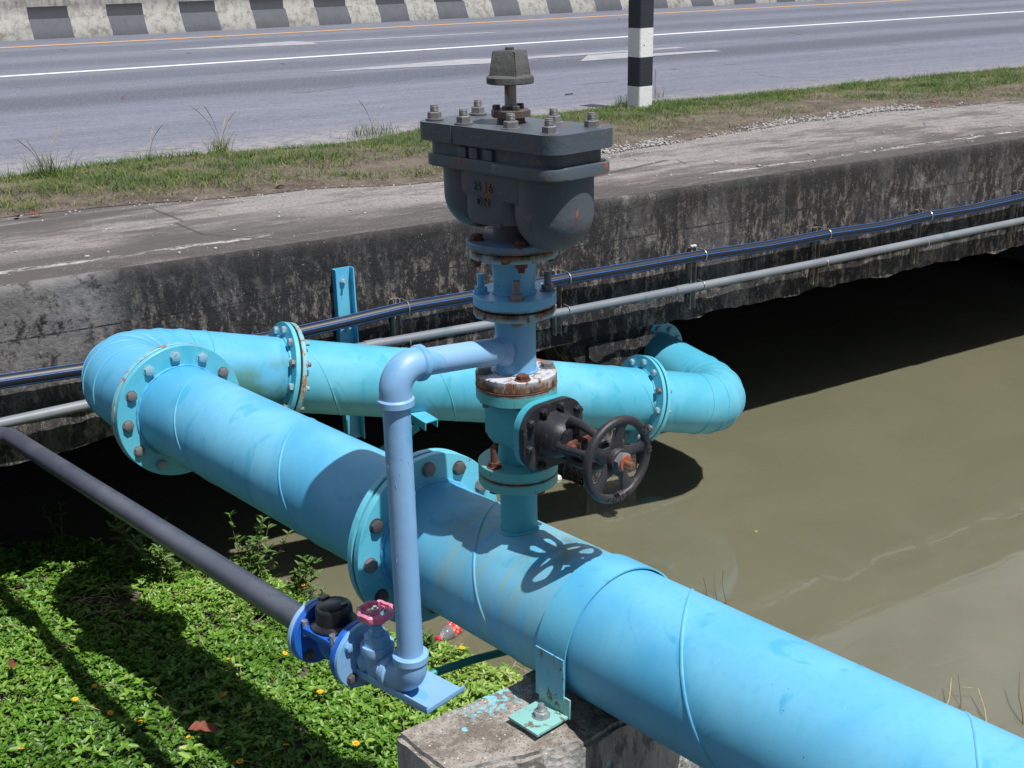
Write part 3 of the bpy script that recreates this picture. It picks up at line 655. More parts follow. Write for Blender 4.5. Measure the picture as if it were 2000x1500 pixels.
# rounded oblong joint plates
bp=rrect(V((0,0,ZC)),WX,Zv,-.094,.094,-.086,.080,.06,12)
bm=B(); prism(bm,bp,WD,.099,.118,.002); obj('bonnet_flange',bm,m_teal,valve)
bm=B(); prism(bm,[p for p in rrect(V((0,0,ZC)),WX,Zv,-.091,.091,-.083,.077,.058,12)],WD,.118,.121); obj('gasket',bm,m_gasket,valve)
bon=B(); prism(bon,bp,WD,.121,.137,.003)
def ell(bm,prof,n=48):
    """(dist, halfwidth, halfheight) superellipse sections along WD"""
    rings=[]
    for d,wx,hz in prof:
        ring=[]
        for i in range(n):
            a=2*math.pi*i/n; c,s=math.cos(a),math.sin(a); e=.75
            ring.append(bm.verts.new(V((0,0,ZC))+WD*d+WX*(math.copysign(abs(c)**e,c)*wx)+Zv*(math.copysign(abs(s)**e,s)*hz)))
        rings.append(ring)
    for A,C in zip(rings[:-1],rings[1:]):
        for i in range(n): bm.faces.new((A[i],A[(i+1)%n],C[(i+1)%n],C[i]))
    bm.faces.new(rings[0]); bm.faces.new(rings[-1])
ell(bon,[(.134,.064,.058),(.152,.058,.052),(.175,.053,.047),(.190,.046,.041),(.198,.036,.033)])
lathe(bon,V((0,0,ZC)),WD,[(q_(.170),.033),(q_(.182),.032),(q_(.184),.042),(q_(.198),.042),(q_(.199),.030)],8)
o_b=obj('bonnet',bon,m_darkiron,valve,35)
for sx,sz in ((-.074,.045),(.074,.045),(-.080,-.02),(.080,-.02),(-.02,.066),(.035,.064),(-.04,-.072),(.04,-.072)):
    bm=B(); P=V((0,0,ZC))+WX*sx+Zv*sz+WD*.137; hexp(bm,P,WD,.0105,0,.012,sx*9); lathe(bm,P,WD,[(.012,.006),(.018,.006)],10); lathe(bm,P,WD,[(-.0375,.0052),(.0005,.0052)],10); hexp(bm,P-WD*.037,-WD,.0105,0,.010)
    o=obj('bolt',bm,m_darkiron,None); o.parent=o_b
# yoke arms
bm=B()
for s_ in (-1,1):
    up_=Zv*.052*s_
    tube(bm,[V((0,0,ZC))+WD*q_(.168)+Zv*.030*s_,V((0,0,ZC))+WD*q_(.185)+Zv*.050*s_,V((0,0,ZC))+WD*q_(.215)+Zv*.050*s_,V((0,0,ZC))+WD*q_(.275)+Zv*.040*s_,V((0,0,ZC))+WD*q_(.305)+Zv*.020*s_],.011,10,radii=[.014,.014,.011,.011,.013])
    tube(bm,[V((0,0,ZC))+WD*q_(.168)+WX*.03*s_,V((0,0,ZC))+WD*q_(.186)+WX*.048*s_,V((0,0,ZC))+WD*q_(.215)+WX*.044*s_,V((0,0,ZC))+WD*q_(.275)+WX*.034*s_,V((0,0,ZC))+WD*q_(.305)+WX*.018*s_],.009,10)
lathe(bm,V((0,0,ZC)),WD,[(q_(.298),.026),(q_(.318),.026),(q_(.322),.022)],32)
obj('yoke',bm,m_darkiron,valve)
# gland follower with two studs
bm=B(); prism(bm,rrect(V((0,0,ZC)),WX,Zv,-.046,.046,-.016,.016,.014,6),WD,q_(.210),q_(.220),.002); lathe(bm,V((0,0,ZC)),WD,[(q_(.195),.018),(q_(.232),.018)],24)
for s_ in (-1,1):
    P=V((0,0,ZC))+WX*.034*s_; lathe(bm,P,WD,[(q_(.19),.0055),(q_(.240),.0055)],10); hexp(bm,P,WD,.011,q_(.220),q_(.232))
obj('gland',bm,m_boltrust,valve)
bm=B(); lathe(bm,V((0,0,ZC)),WD,[(q_(.19),.0095),(.372,.0095)],20); obj('stem',bm,m_boltdark,valve)
# handwheel
WL=.352; WC=V((0,0,ZC+.010))+WD*WL; WC0=V((0,0,ZC))+WD*WL; WC=WC0
def wheel(C,ax,x,z,R,rr_,spokes,m,par,name='handwheel',thick=.009,a0=0):
    bm=B(); n=72; pts=[C+(x*math.cos(2*math.pi*i/n)+z*math.sin(2*math.pi*i/n))*R for i in range(n)]; tube(bm,pts,rr_,14,closed=True)
    hub=.028 if R>.08 else .012
    lathe(bm,C,ax,[(-.018,hub),(.010,hub),(.012,hub*.9)],32)
    for k in range(spokes):
        a=2*math.pi*k/spokes+a0; d=x*math.cos(a)+z*math.sin(a); pr=-x*math.sin(a)+z*math.cos(a)
        # spokes flare at both ends
        L=[(hub*.55,.032),(hub*1.15,.020),(R*.52,.0115),(R*.76,.0125),(R*.95,.024)]
        top=[];bot=[]
        for q,wd in L:
            off=-.010+.010*min(1,q/R*1.1)
            top.append([bm.verts.new(C+d*q+pr*wd*s+ax*(off+thick*.55)) for s in (-1,-.55,0,.55,1)]) 
            for vtx,s in zip(top[-1],(-1,-.55,0,.55,1)): vtx.co-=ax*(thick*.5*abs(s)**2)
            bot.append([bm.verts.new(C+d*q+pr*wd*s+ax*(off-thick*.5)) for s in (-1,1)])
        for i in range(len(L)-1):
            for j in range(4): bm.faces.new((top[i][j],top[i][j+1],top[i+1][j+1],top[i+1][j]))
            bm.faces.new((bot[i][0],bot[i+1][0],bot[i+1][1],bot[i][1]))
            bm.faces.new((top[i][0],top[i+1][0],bot[i+1][0],bot[i][0])); bm.faces.new((top[i][4],bot[i][1],bot[i+1][1],top[i+1][4]))
    return obj(name,bm,m,par,55)
hw_=wheel(WC,WD,-WX,Zv,.094,.0105,5,m_darkiron,valve,a0=rad(8))
bm=B(); hexp(bm,WC,WD,.0235,.010,.026,.3); o=obj('hub_nut',bm,m_bolt,None); o.parent=hw_
bm=B(); lathe(bm,WC,WD,[(.0262,.018),(.029,.018),(.029,.010)],24); o=obj('washer',bm,simple('red_washer',(.36,.09,.05),.6),None); o.parent=hw_
bm=B(); lathe(bm,WC,WD,[(.01,.0088)]+[(.028+.0011*k,.0092 if k%2 else .0076) for k in range(20)]+[(.052,.005)],20); o=obj('stem_end',bm,m_bronze,None); o.parent=hw_
# raised letters on the rim
def letters(txt,C,ax,x,z,R,ang0,dang,size,h,m,par,name='lettering',outward=True):
    verts=[];faces=[]
    for i,ch in enumerate(txt):
        cu=bpy.data.curves.new('t','FONT'); cu.body=ch; cu.size=size; cu.extrude=h; cu.align_x='CENTER'; cu.align_y='CENTER'; cu.offset=.0009
        ot=bpy.data.objects.new('t',cu); sc.collection.objects.link(ot); dg=bpy.context.evaluated_depsgraph_get(); me=ot.evaluated_get(dg).to_mesh()
        a=rad(ang0+dang*i); rd=x*math.cos(a)+z*math.sin(a); tn=(x*math.sin(a)-z*math.cos(a)) if dang<0 else (-x*math.sin(a)+z*math.cos(a)); upv=rd if dang<0 else -rd
        b=len(verts)
        for v_ in me.vertices: verts.append(C+rd*R+tn*v_.co.x+upv*v_.co.y+ax*v_.co.z)
        for p in me.polygons: faces.append([b+q for q in p.vertices])
        ot.evaluated_get(dg).to_mesh_clear(); bpy.data.objects.remove(ot); bpy.data.curves.remove(cu)
    me=bpy.data.meshes.new(name); me.from_pydata(verts,[],faces); o=new(name,me,m,None); o.parent=par; return o
letters('OPEN',WC,WD,-WX,Zv,.094,40,-13,.017,.0118,m_darkiron,hw_)
letters('SHUT',WC,WD,-WX,Zv,.094,-112,13,.017,.0118,m_darkiron,hw_)
# ================================================================== BRANCH PIPE (riser tee + periwinkle downpipe)
riser=empty('branch_pipe',(0,0,.565),'periwinkle blue riser tee with a side arm bending down into a slim upright pipe','pipe')
bm=B(); lathe(bm,(0,0,0),Zv,[(.590,.0495),(.748,.0495)],48); weld(bm,(0,0,0),Zv,.597,.051,.0035,n=60,seed=3); weld(bm,(0,0,0),Zv,.7415,.051,.003,n=60,seed=4)
obj('riser',bm,m_stackblue,riser)
f1=plate('flange',None,.567,.596,.1,m_whiterust,riser); plate('gasket',None,.5625,.5665,.101,m_boltrust,riser)
vbolts(.530,.596,.078,f1,[m_bolt,m_whiterust,m_bolt,m_boltrust],angs=(-20,70,160,250),down=.012,hr=.0155)
f2=plate('flange',None,.7425,.7605,.1,m_rustedge,riser)
P0=V((-.355,-.060,0)); PD=V((math.cos(rad(107)),math.sin(rad(107)),0)); PN=V((PD.y,-PD.x,0))
E1=P0+Zv*.690; bd=(E1-V((0,0,.652))).normalized(); RR=.0318
bp_,T_=bend(E1,bd,-Zv,.052,16)
bm=B(); tube(bm,[V((0,0,.652))+bd*.02,bp_[0]],RR,36); 
# fillet at the tee
lathe(bm,V((0,0,.652)),bd,[(.040,.042),(.052,.036),(.062,RR+.0005)],36,False,False); obj('side_arm',bm,m_peri,riser)
bm=B(); tube(bm,[bp_[0]-bd*.018]+bp_+[bp_[-1]-Zv*.02],RR+.0055,36); 
lathe(bm,bp_[0]-bd*.020,bd,[(-.002,.0395),(.002,.042),(.012,.042),(.016,.038)],36); lathe(bm,bp_[-1]-Zv*.018,-Zv,[(-.004,.038),(0,.0425),(.014,.0425),(.017,.036)],36)
obj('elbow',bm,m_peri,riser)
bm=B(); lathe(bm,P0,Zv,[(-.09,RR)]+[(z,RR+.0002*math.sin(z*90)) for z in np.linspace(-.08,.6,30)]+[(.63,RR)],40); 
for k in range(26):
    rr=random.Random(k); a=rr.uniform(0,6.28); z=rr.uniform(-.05,.58); p=P0+V((math.cos(a)*RR,math.sin(a)*RR,z)); tube(bm,[p+Zv*.003,p,p-Zv*rr.uniform(.004,.014)],.001,6,radii=[.0006,.0012,.0005])
obj('downpipe',bm,m_peri,riser)
E2=P0-Zv*.128; bq,T_=bend(E2,-Zv,PD,.045,16)
bm=B(); tube(bm,[bq[0]+Zv*.022]+bq+[bq[-1]+PD*.022],RR+.008,36); lathe(bm,bq[0]+Zv*.022,Zv,[(-.01,.040),(-.006,.0445),(.010,.0445),(.013,.040)],36); lathe(bm,bq[-1]+PD*.018,PD,[(-.004,.040),(0,.0445),(.014,.0445),(.016,.038)],36)
obj('elbow',bm,m_peri,riser)
# ================================================================== SMALL GATE VALVE
sv=empty('small_gate_valve',tuple(P0+PD*.12-Zv*.17),'small periwinkle screwed gate valve with pink scalloped handwheel','valve')
AX=P0-Zv*.128
bm=B(); lathe(bm,AX,PD,[(.066,.030),(.075,.038),(.088,.040),(.094,.034),(.100,.031),(.140,.031),(.148,.036),(.158,.038),(.164,.034),(.170,.030),(.190,.028)],36)
lathe(bm,AX+PD*.122,Zv,[(-.03,.030),(.0,.033),(.03,.034),(.036,.042),(.050,.044),(.060,.042)],36)
obj('body',bm,m_peri,sv)
bm=B(); lathe(bm,AX+PD*.122,Zv,[(.060,.037),(.080,.033),(.084,.028)],8); lathe(bm,AX+PD*.122,Zv,[(.084,.022),(.096,.020),(.100,.016),(.112,.016)],6); lathe(bm,AX+PD*.122,Zv,[(.110,.0115),(.128,.011)],20)
obj('bonnet',bm,m_peri,sv,30)
PW=AX+PD*.122+Zv*.150
bm=B(); n=80; rings=[]
for i in range(n):
    a=2*math.pi*i/n; R_=.044+.0045*max(0,math.cos(a*8))**.6*1.0; d=V((math.cos(a),math.sin(a),0))
    rings.append([bm.verts.new(PW+d*r_+Zv*z_) for r_,z_ in ((R_-.011,.004),(R_-.006,.007),(R_,.003),(R_,-.010),(R_-.004,-.016),(R_-.010,-.012))])
for i in range(n):
    A,C=rings[i],rings[(i+1)%n]
    for j in range(6): bm.faces.new((A[j],A[(j+1)%6],C[(j+1)%6],C[j]))
for k in range(3):
    a=2*math.pi*k/3+.5; d=V((math.cos(a),math.sin(a),0)); box(bm,PW+d*.024-Zv*.006,(d,d.cross(Zv),Zv),(.014,.007,.003),.001)
lathe(bm,PW,Zv,[(-.018,.012),(-.002,.014),(.0,.012)],20)
hwp=obj('handwheel',bm,m_pink,sv,40)
bm=B(); hexp(bm,PW,Zv,.010,0,.008); lathe(bm,PW,Zv,[(.008,.005),(.013,.005)],12); o=obj('hub_nut',bm,m_chrome,None); o.parent=hwp
bm=B(); disc(bm,AX,PD,.088,.178,.192,64,.0015,.02); fs=obj('flange',bm,m_peri,sv)
for i,an in enumerate((45,135,225,315)):
    h,k,_=basis(PD); c=(h*math.cos(rad(an))+k*math.sin(rad(an)))*.066; bm=B(); bolt_mesh(bm,AX+PD*.178+c,PD,.032,.0135,.010,.007,.004,.3*i); o=obj('bolt',bm,[m_boltdark,m_peri,m_boltdark,m_peri][i],None); o.parent=fs
# ================================================================== WATER METER
wm=empty('water_meter',tuple(AX+PD*.285-Zv*.09),'bright blue flanged water meter with black plastic lid beside the pink-wheeled valve','water meter')
bm=B(); disc(bm,AX,PD,.086,.196,.212,64,.0015,.02); obj('flange',bm,m_meter,wm)
bm=B(); disc(bm,AX,PD,.086,.348,.364,64,.0015,.02); f3=obj('flange',bm,m_meter,wm)
bm=B(); lathe(bm,AX,PD,[(.21,.036),(.235,.034),(.25,.045),(.28,.054),(.31,.045),(.33,.034),(.35,.036)],36); obj('body',bm,m_meter,wm)
MC=AX+PD*.285; sq=rrect(MC,PD,PN,-.066,.066,-.066,.066,.02,5)
bm=B(); prism(bm,sq,Zv,.030,.048,.003); obj('cover_plate',bm,m_meter,wm)
for sx,sy in ((-1,-1),(1,-1),(-1,1),(1,1)):
    bm=B(); lathe(bm,MC+PD*.055*sx+PN*.055*sy,Zv,[(.02,.008),(.064,.008),(.064,.0055),(.058,.0055)],16); obj('cover_screw',bm,m_boltsteel,wm)
bm=B(); lathe(bm,MC,Zv,[(.048,.060),(.050,.063),(.056,.063),(.060,.056),(.064,.050),(.098,.048),(.104,.046),(.108,.041),(.109,0)],48); lid=obj('register_cap',bm,m_blackplastic,wm)
bm=B(); lathe(bm,MC+Zv*.108-PN*.004,Zv,[(0,.036),(.004,.036),(.006,.033)],40); box(bm,MC+Zv*.112+PD*.038,(PD,PN,Zv),(.010,.013,.005),.002); box(bm,MC+Zv*.112-PD*.030+PN*.010,(PD,PN,Zv),(.005,.009,.005),.002)
o=obj('flip_lid',bm,m_blackplastic,None); o.parent=lid
for i,an in enumerate((45,135,225,315)):
    h,k,_=basis(PD); c=(h*math.cos(rad(an))+k*math.sin(rad(an)))*.066; bm=B(); bolt_mesh(bm,AX+PD*.348+c,PD,.030,.0135,.010,.007,.004,.3*i); o=obj('bolt',bm,m_meter if i%2 else m_boltdark,None); o.parent=f3
# ================================================================== DARK PIPE
dp=empty('dark_pipe',tuple(AX+PD*.39-Zv*.05),'slim dark grey painted pipe sloping from the water meter to the bridge','pipe')
bm=B(); disc(bm,AX,PD,.087,.367,.380,64,.0015,.02); obj('flange',bm,m_peri,dp)
bm=B(); A0=AX+PD*.372; A1=V((-.845,2.88,-.352)); dd=(A1-A0).normalized(); cb,_=bend(A1,dd,V((-1,.02,.02)),.10,10); tube(bm,[A0+(cb[0]-A0)*i/12 for i in range(13)]+cb[1:]+[cb[-1]+V((-3,.05,.05))],.0375,36); obj('pipe_run',bm,m_conduit,dp)
# ================================================================== TRAY + BLOCK
tr=B(); 
for lat,h in ((-.032,'w'),):
    pass
TZ=-.170
box(tr,P0+PD*.045+PN*.037+Zv*(TZ-.004),(PD,PN,Zv),(.125,.063,.0022)); box(tr,P0+PD*.058+PN*(-.0285)+Zv*(TZ+.006),(PD,PN,Zv),(.140,.0022,.0105),.0006)
box(tr,P0-PD*.081+PN*.034+Zv*(TZ+.0045),(PD,PN,Zv),(.002,.066,.0065),.0004)
o=obj('support_tray',tr,m_peri); tag(o,'periwinkle steel tray welded to the concrete block under the small valve','tray')
ZK=-.153
blk=[V((-.472,-.190,0)),V((-.443,-.392,0)),V((-.118,-.467,0)),V((-.069,-.163,0))]
bkp=empty('pipe_support_block',(-.25,-.3,-1.25),'rough grey concrete support block with blue paint drips under the pipe clamp','block')
def rough_block(name,poly,z0,z1,m,par,seed=1,bev=.012,amp=.004):
    bm=B(); A=[bm.verts.new((p.x,p.y,z0)) for p in poly]; C=[bm.verts.new((p.x,p.y,z1)) for p in poly]; n=len(poly)
    bm.faces.new(A); bm.faces.new(list(reversed(C)))
    for i in range(n): bm.faces.new((A[i],A[(i+1)%n],C[(i+1)%n],C[i]))
    bmesh.ops.recalc_face_normals(bm,faces=bm.faces)
    bmesh.ops.bevel(bm,geom=list(bm.edges),offset=bev,segments=2,affect='EDGES')
    for _ in range(5):
        ed=[e for e in bm.edges if e.calc_length()>.03]
        if not ed or len(bm.verts)>22000: break
        bmesh.ops.subdivide_edges(bm,edges=ed,cuts=1,use_grid_fill=True)
    bmesh.ops.triangulate(bm,faces=bm.faces)
    from mathutils import noise
    for v_ in bm.verts:
        q=v_.co*22+V((seed,0,0)); v_.co+=V((noise.noise(q),noise.noise(q+V((9,0,0))),noise.noise(q+V((0,9,0)))))*amp+V((noise.noise(v_.co*70),)*3)*amp*.4
    return obj(name,bm,m,par,60)
rough_block('block',blk,-1.3,ZK,m_block,bkp)
pr=[V((-.13,-.452,0)),V((.42,-.36,0)),V((.36,-.02,0)),V((-.08,-.12,0))]
rough_block('pier',pr,-1.7,-.176,m_block,bkp,5,.012)
# ================================================================== CLAMP
cl=empty('pipe_clamp',tuple(W(-.2,-.305,-.135)),'blue steel strap clamp over the big pipe bolted down to the concrete block','clamp')
Rc=RP+.0045; bm=B(); tA,tB=-.352,-.257; poly_=[]
out=[];inn=[]
zs_=[-.125,-.09,-.05]
prof_=[(-Rc,z) for z in zs_]+[(-Rc*math.cos(rad(a)),Rc*math.sin(rad(a))) for a in range(0,181,5)]+[(Rc,z) for z in zs_[::-1]]
def sweep(bm,prof,tA,tB,th,sk=0):
    n=len(prof); rows=[]
    for i,(s,z) in enumerate(prof):
        a=prof[max(0,i-1)]; b=prof[min(n-1,i+1)]; d=V((b[0]-a[0],b[1]-a[1],0)).normalized(); nx_,nz_=-d.y,d.x
        k=sk*(i/n-.2)
        rows.append([bm.verts.new(W(s+nx_*o_,t_-k,z+nz_*o_)) for o_,t_ in ((0,tA),(0,tB),(th,tB),(th,tA))])
    for A,C in zip(rows[:-1],rows[1:]):
        for j in range(4): bm.faces.new((A[j],A[(j+1)%4],C[(j+1)%4],C[j]))
    bm.faces.new(rows[0]); bm.faces.new(rows[-1])
sweep(bm,prof_,tA,tB,.0042,.05); bmesh.ops.recalc_face_normals(bm,faces=bm.faces)
obj('strap',bm,m_clampblue,cl,30)
bm=B(); sweep(bm,[(-Rc-.0048,-.098),(-Rc-.0048,-.06),(-Rc-.0048,-.02),(-Rc*math.cos(rad(3))-.0048,Rc*math.sin(rad(3)))],tA+.006,tB+.004,.004); obj('lap_plate',bm,m_lap,cl,30)
bm=B(); box(bm,W(-.1795,-.312,-.118),(N,D,Zv),(.003,.052,.026),.001); box(bm,W(-.232,-.310,-.1405),(N,D,Zv),(.050,.050,.0035),.0015)
ft=obj('foot_plate',bm,m_clampdirty,cl)
bm=B(); Pb=W(-.224,-.312,-.137); lathe(bm,Pb,Zv,[(0,.0215),(.003,.0215)],28); hexp(bm,Pb,Zv,.0185,.003,.015,.3); lathe(bm,Pb,Zv,[(.015,.013),(.019,.012)],20); lathe(bm,Pb,Zv,[(.019,.0085),(.030,.0085),(.032,.007)],16); o=obj('anchor_bolt',bm,m_boltsteel,None); o.parent=ft
# green thin pipe
bm=B(); tube(bm,[V((-.31,.10,-.262)),V((-.224,.105,-.25)),V((-.10,.10,-.248)),V((.05,.09,-.255)),V((.35,.06,-.30)),V((.45,.05,-.6)),V((.46,.05,-1.6))],.0112,16); o=obj('thin_pipe',bm,m_green); tag(o,'thin dark green pipe passing under the big blue pipe','pipe')
# ================================================================== REDUCER + AIR VALVE
rd=empty('reducer_pipe',(0,0,.762),'short flared blue reducer joint with rusty flanges below the grey air valve','pipe joint')
bm=B(); lathe(bm,(0,0,0),Zv,[(.788,.0495),(.81,.0495),(.85,.052),(.888,.059)],48); weld(bm,(0,0,0),Zv,.796,.0505,.0025,n=50); obj('reducer',bm,m_stackblue,rd)
g1=plate('flange',None,.766,.794,.1,m_stackblue,rd); plate('gasket',None,.7605,.766,.094,m_gasket,rd)
vbolts(.7425,.794,.080,g1,[m_bolt,m_bolt,m_stackblue,m_bolt],head='down',tailup=.030,angs=(-28,62,152,242),hr=.0155)
g2=plate('flange',None,.884,.903,.105,m_rustedge,rd)
av=empty('air_valve',(0,0,.905),'dark grey double-chamber air release valve with bolted rectangular cover on top of the stack','air valve')
plate('gasket',None,.903,.9065,.100,m_gasket,av); g3=plate('flange',None,.9065,.925,.112,paint('air_flange_paint',(.09,.18,.29),(.13,.20,.27),.5,rust=.30,seams=[(.905,.010)]),av)
vbolts(.884,.925,.088,g3,[m_boltrust],angs=(-20,70,160,250),down=.010,hr=.0145)
# chambers
bm=B(); lathe(bm,(0,0,0),Zv,[(.905,.050),(.95,.047),(1.0,.052)],40)
def bowl(bm,s,t,zc,R,ztop):
    prof=[(zc-R*math.cos(rad(a)),R*math.sin(rad(a))) for a in range(0,91,9)]; prof[0]=(zc-R,0); lathe(bm,W(s,t,0)-V((0,0,W(s,t,0).z)),Zv,prof+[(ztop,R*1.0)],48)
bowl(bm,.002,-.136,1.005,.090,1.10); bowl(bm,.0,.118,1.018,.084,1.10)
prism(bm,rrect(V((0,0,0)),N,D,-.060,.066,-.11,.10,.03,6),Zv,.975,1.10,.02)
prism(bm,rrect(V((0,0,0)),N,D,-.087,.070,-.150,.105,.040,8),Zv,1.030,1.10,.012); prism(bm,rrect(V((0,0,0)),N,D,-.085,.060,-.085,.085,.035,8),Zv,.968,1.06,.022)
obj('body',bm,m_airgrey,av,45)
bm=B(); prism(bm,rrect(V((0,0,0)),N,D,-.100,.092,-.236,.212,.045,8),Zv,1.090,1.118,.003); prism(bm,rrect(V((0,0,0)),N,D,-.108,.098,-.244,-.02,.05,8),Zv,1.092,1.1165,.003); obj('rim',bm,paint('rim_paint',(.075,.10,.125),(.10,.12,.14),.5,rust=.46,chips=False),av)
bm=B(); prism(bm,rrect(V((0,0,0)),N,D,-.092,.084,-.228,.205,.045,8),Zv,1.117,1.146); 
for t_ in (-.03,.02,.06): box(bm,W(-.094,t_,1.131),(N,D,Zv),(.006,.014,.012),.002)
obj('packing',bm,m_airgrey,av)
bm=B(); prism(bm,rrect(V((0,0,0)),N,D,-.112,.096,-.262,-.0,.055,10)[0:0] or rrect(V((0,0,0)),N,D,-.108,.096,-.250,.226,.042,10),Zv,1.149,1.190,.0015)
box(bm,W(-.108,.085,1.168),(N,D,Zv),(.0022,.002,.021)); cov=obj('cover',bm,m_airgrey,av,35)
for i,(s,t_) in enumerate(((-.070,.190),(-.078,.075),(.060,.185),(-.068,-.075),(-.072,-.200),(.058,-.080),(.052,-.205),(.066,.07))):
    bm=B(); P=W(s,t_,0); P.z=0; lathe(bm,P,Zv,[(1.190,.0215),(1.193,.0215)],24); hexp(bm,P,Zv,.0165,1.193,1.208,i*.7); lathe(bm,P,Zv,[(1.208,.0092),(1.2225 if i%2 else 1.219,.0092),(1.2235,.0085)],14)
    for k in range(4): lathe(bm,P,Zv,[(1.2085+.003*k,.0092),(1.210+.003*k,.0101),(1.2115+.003*k,.0092)],12,False,False)
    o=obj('bolt',bm,m_bolt,None); o.parent=cov
bm=B(); lathe(bm,(0,0,0),Zv,[(1.190,.034),(1.203,.032),(1.205,.046),(1.219,.046),(1.221,.043)],8); lathe(bm,(0,0,0),Zv,[(1.22,.020),(1.228,.019)],20)
gl=obj('gland',bm,paint('gland_iron',(.07,.065,.065),(.11,.09,.085),.6,rust=.55,chips=False,rustcol=(.10,.04,.028)),av,35)
for a in (20,140,260):
    bm=B(); hexp(bm,V((.033*math.cos(rad(a)),.033*math.sin(rad(a)),0)),Zv,.0095,1.221,1.231,a); o=obj('bolt',bm,m_boltdark,None); o.parent=gl
bm=B(); lathe(bm,(0,0,0),Zv,[(1.22,.0135),(1.29,.0135)],24); obj('stem',bm,paint('stem_steel',(.26,.27,.25),(.36,.36,.33),.4,rust=.3,chips=False),av)
m_cap=concrete('stem_cap_iron',(.105,.108,.105),(.06,.062,.06),.45).m
bm=B(); lathe(bm,(0,0,0),Zv,[(1.278,.052),(1.280,.0535),(1.292,.0535),(1.295,.050),(1.297,.040)],48)
h1=V((math.cos(rad(208)),math.sin(rad(208)),0)); h2=V((math.cos(rad(298)),math.sin(rad(298)),0))
vs=[]
for z,hw2 in ((1.294,.0355),(1.346,.0295),(1.350,.0265)): vs.append([bm.verts.new(h1*hw2*a+h2*hw2*b+Zv*z) for a,b in ((1,1),(-1,1),(-1,-1),(1,-1))])
for A,C in zip(vs[:-1],vs[1:]):
    for j in range(4): bm.faces.new((A[j],A[(j+1)%4],C[(j+1)%4],C[j]))
bm.faces.new(vs[0]); bm.faces.new(vs[-1])
bmesh.ops.bevel(bm,geom=[e for e in bm.edges if all(v_.co.z>1.2935 and abs(v_.co.x)+abs(v_.co.y)>.02 for v_ in e.verts) and abs(e.verts[0].co.z-e.verts[1].co.z)>.03],offset=.003,segments=2,affect='EDGES')
cp=obj('stem_cap',bm,m_cap,av,35)
bm=B(); hexp(bm,(0,0,0),Zv,.010,1.349,1.357); o=obj('cap_screw',bm,m_boltdark,None); o.parent=cp
# cast lettering on the chamber (worn, hardly legible)
def flat_text(txt,O,x,y,nrm,size,h,m,par):
    cu=bpy.data.curves.new('t','FONT'); cu.body=txt; cu.size=size; cu.extrude=h; cu.align_x='CENTER'; ot=bpy.data.objects.new('t',cu); sc.collection.objects.link(ot)
    dg=bpy.context.evaluated_depsgraph_get(); me0=ot.evaluated_get(dg).to_mesh(); vs=[O+x*v_.co.x+y*v_.co.y+nrm*v_.co.z for v_ in me0.vertices]; fs=[list(p.vertices) for p in me0.polygons]
    ot.evaluated_get(dg).to_mesh_clear(); bpy.data.objects.remove(ot); bpy.data.curves.remove(cu); me=bpy.data.meshes.new('lettering'); me.from_pydata(vs,[],fs); return new('lettering',me,m,par)
flat_text('25 16',W(-.0878,.004,1.045),-D,Zv,-N,.030,.0022,m_airgrey,av); flat_text('DN',W(-.0878,.004,1.013),-D,Zv,-N,.028,.0022,m_airgrey,av)
# ================================================================== BRIDGE-SIDE PIPES
def sag(pts):
    p=np.array(pts); xs_=np.arange(p[0,0],p[-1,0],.05); return [V((x,y_,z)) for x,y_,z in zip(xs_,np.full(len(xs_),2.925),np.interp(xs_,p[:,0],p[:,1]))]
bpts=[(-2.5,-.12),(-1.3,-.128),(-.827,-.131),(-.48,-.144),(.1,-.156),(.477,-.157),(.78,-.145),(1.11,-.128),(1.6,-.134),(2.09,-.127),(2.58,-.134),(3.07,-.136),(3.6,-.152),(4.08,-.147),(4.58,-.162),(5.02,-.150),(5.5,-.155),(6.03,-.140),(7,-.15),(9.5,-.14)]
bl=empty('striped_pipe',(3,2.925,-.17),'black plastic pipe with blue stripes running along the bridge side above the grey pipe','pipe')
P_=sag(bpts); bm=B(); tube(bm,P_,.0315,24); obj('pipe',bm,m_hdpe,bl)
for k,a in enumerate((22,-38,100,160)):
    dy,dz=-math.cos(rad(a)),math.sin(rad(a)); bm=B(); tube(bm,[p+V((0,dy,dz))*.0305 for p in P_],.0022,6); obj('stripe',bm,m_stripe,bl)
gpts=[(-2.5,-.31),(-.856,-.317),(-.495,-.309),(.956,-.290),(1.438,-.299),(2.088,-.316),(3.078,-.321),(4.08,-.321),(5.069,-.314),(6.065,-.308),(9.5,-.31)]
gr_=empty('grey_pipe',(3,2.925,-.35),'smooth grey plastic pipe clamped low along the mouldy bridge side','pipe')
P_=sag(gpts); bm=B(); tube(bm,P_,.0245,24); obj('pipe',bm,m_grey,gr_)
for x in (.93,2.93):
    z=float(np.interp(x,[p[0] for p in gpts],[p[1] for p in gpts])); bm=B(); lathe(bm,V((x-.05,2.925,z)),(1,0,0),[(0,.0245),(.001,.0275),(.10,.0275),(.101,.0245)],24); obj('coupling',bm,m_grey,gr_)
m_brk=paint('rusty_galvanised',(.24,.25,.22),(.30,.31,.27),.6,rust=.55,chips=False,rustcol=(.13,.045,.018))
m_ubolt=simple('zinc_wire',(.45,.44,.40),.35,.7)
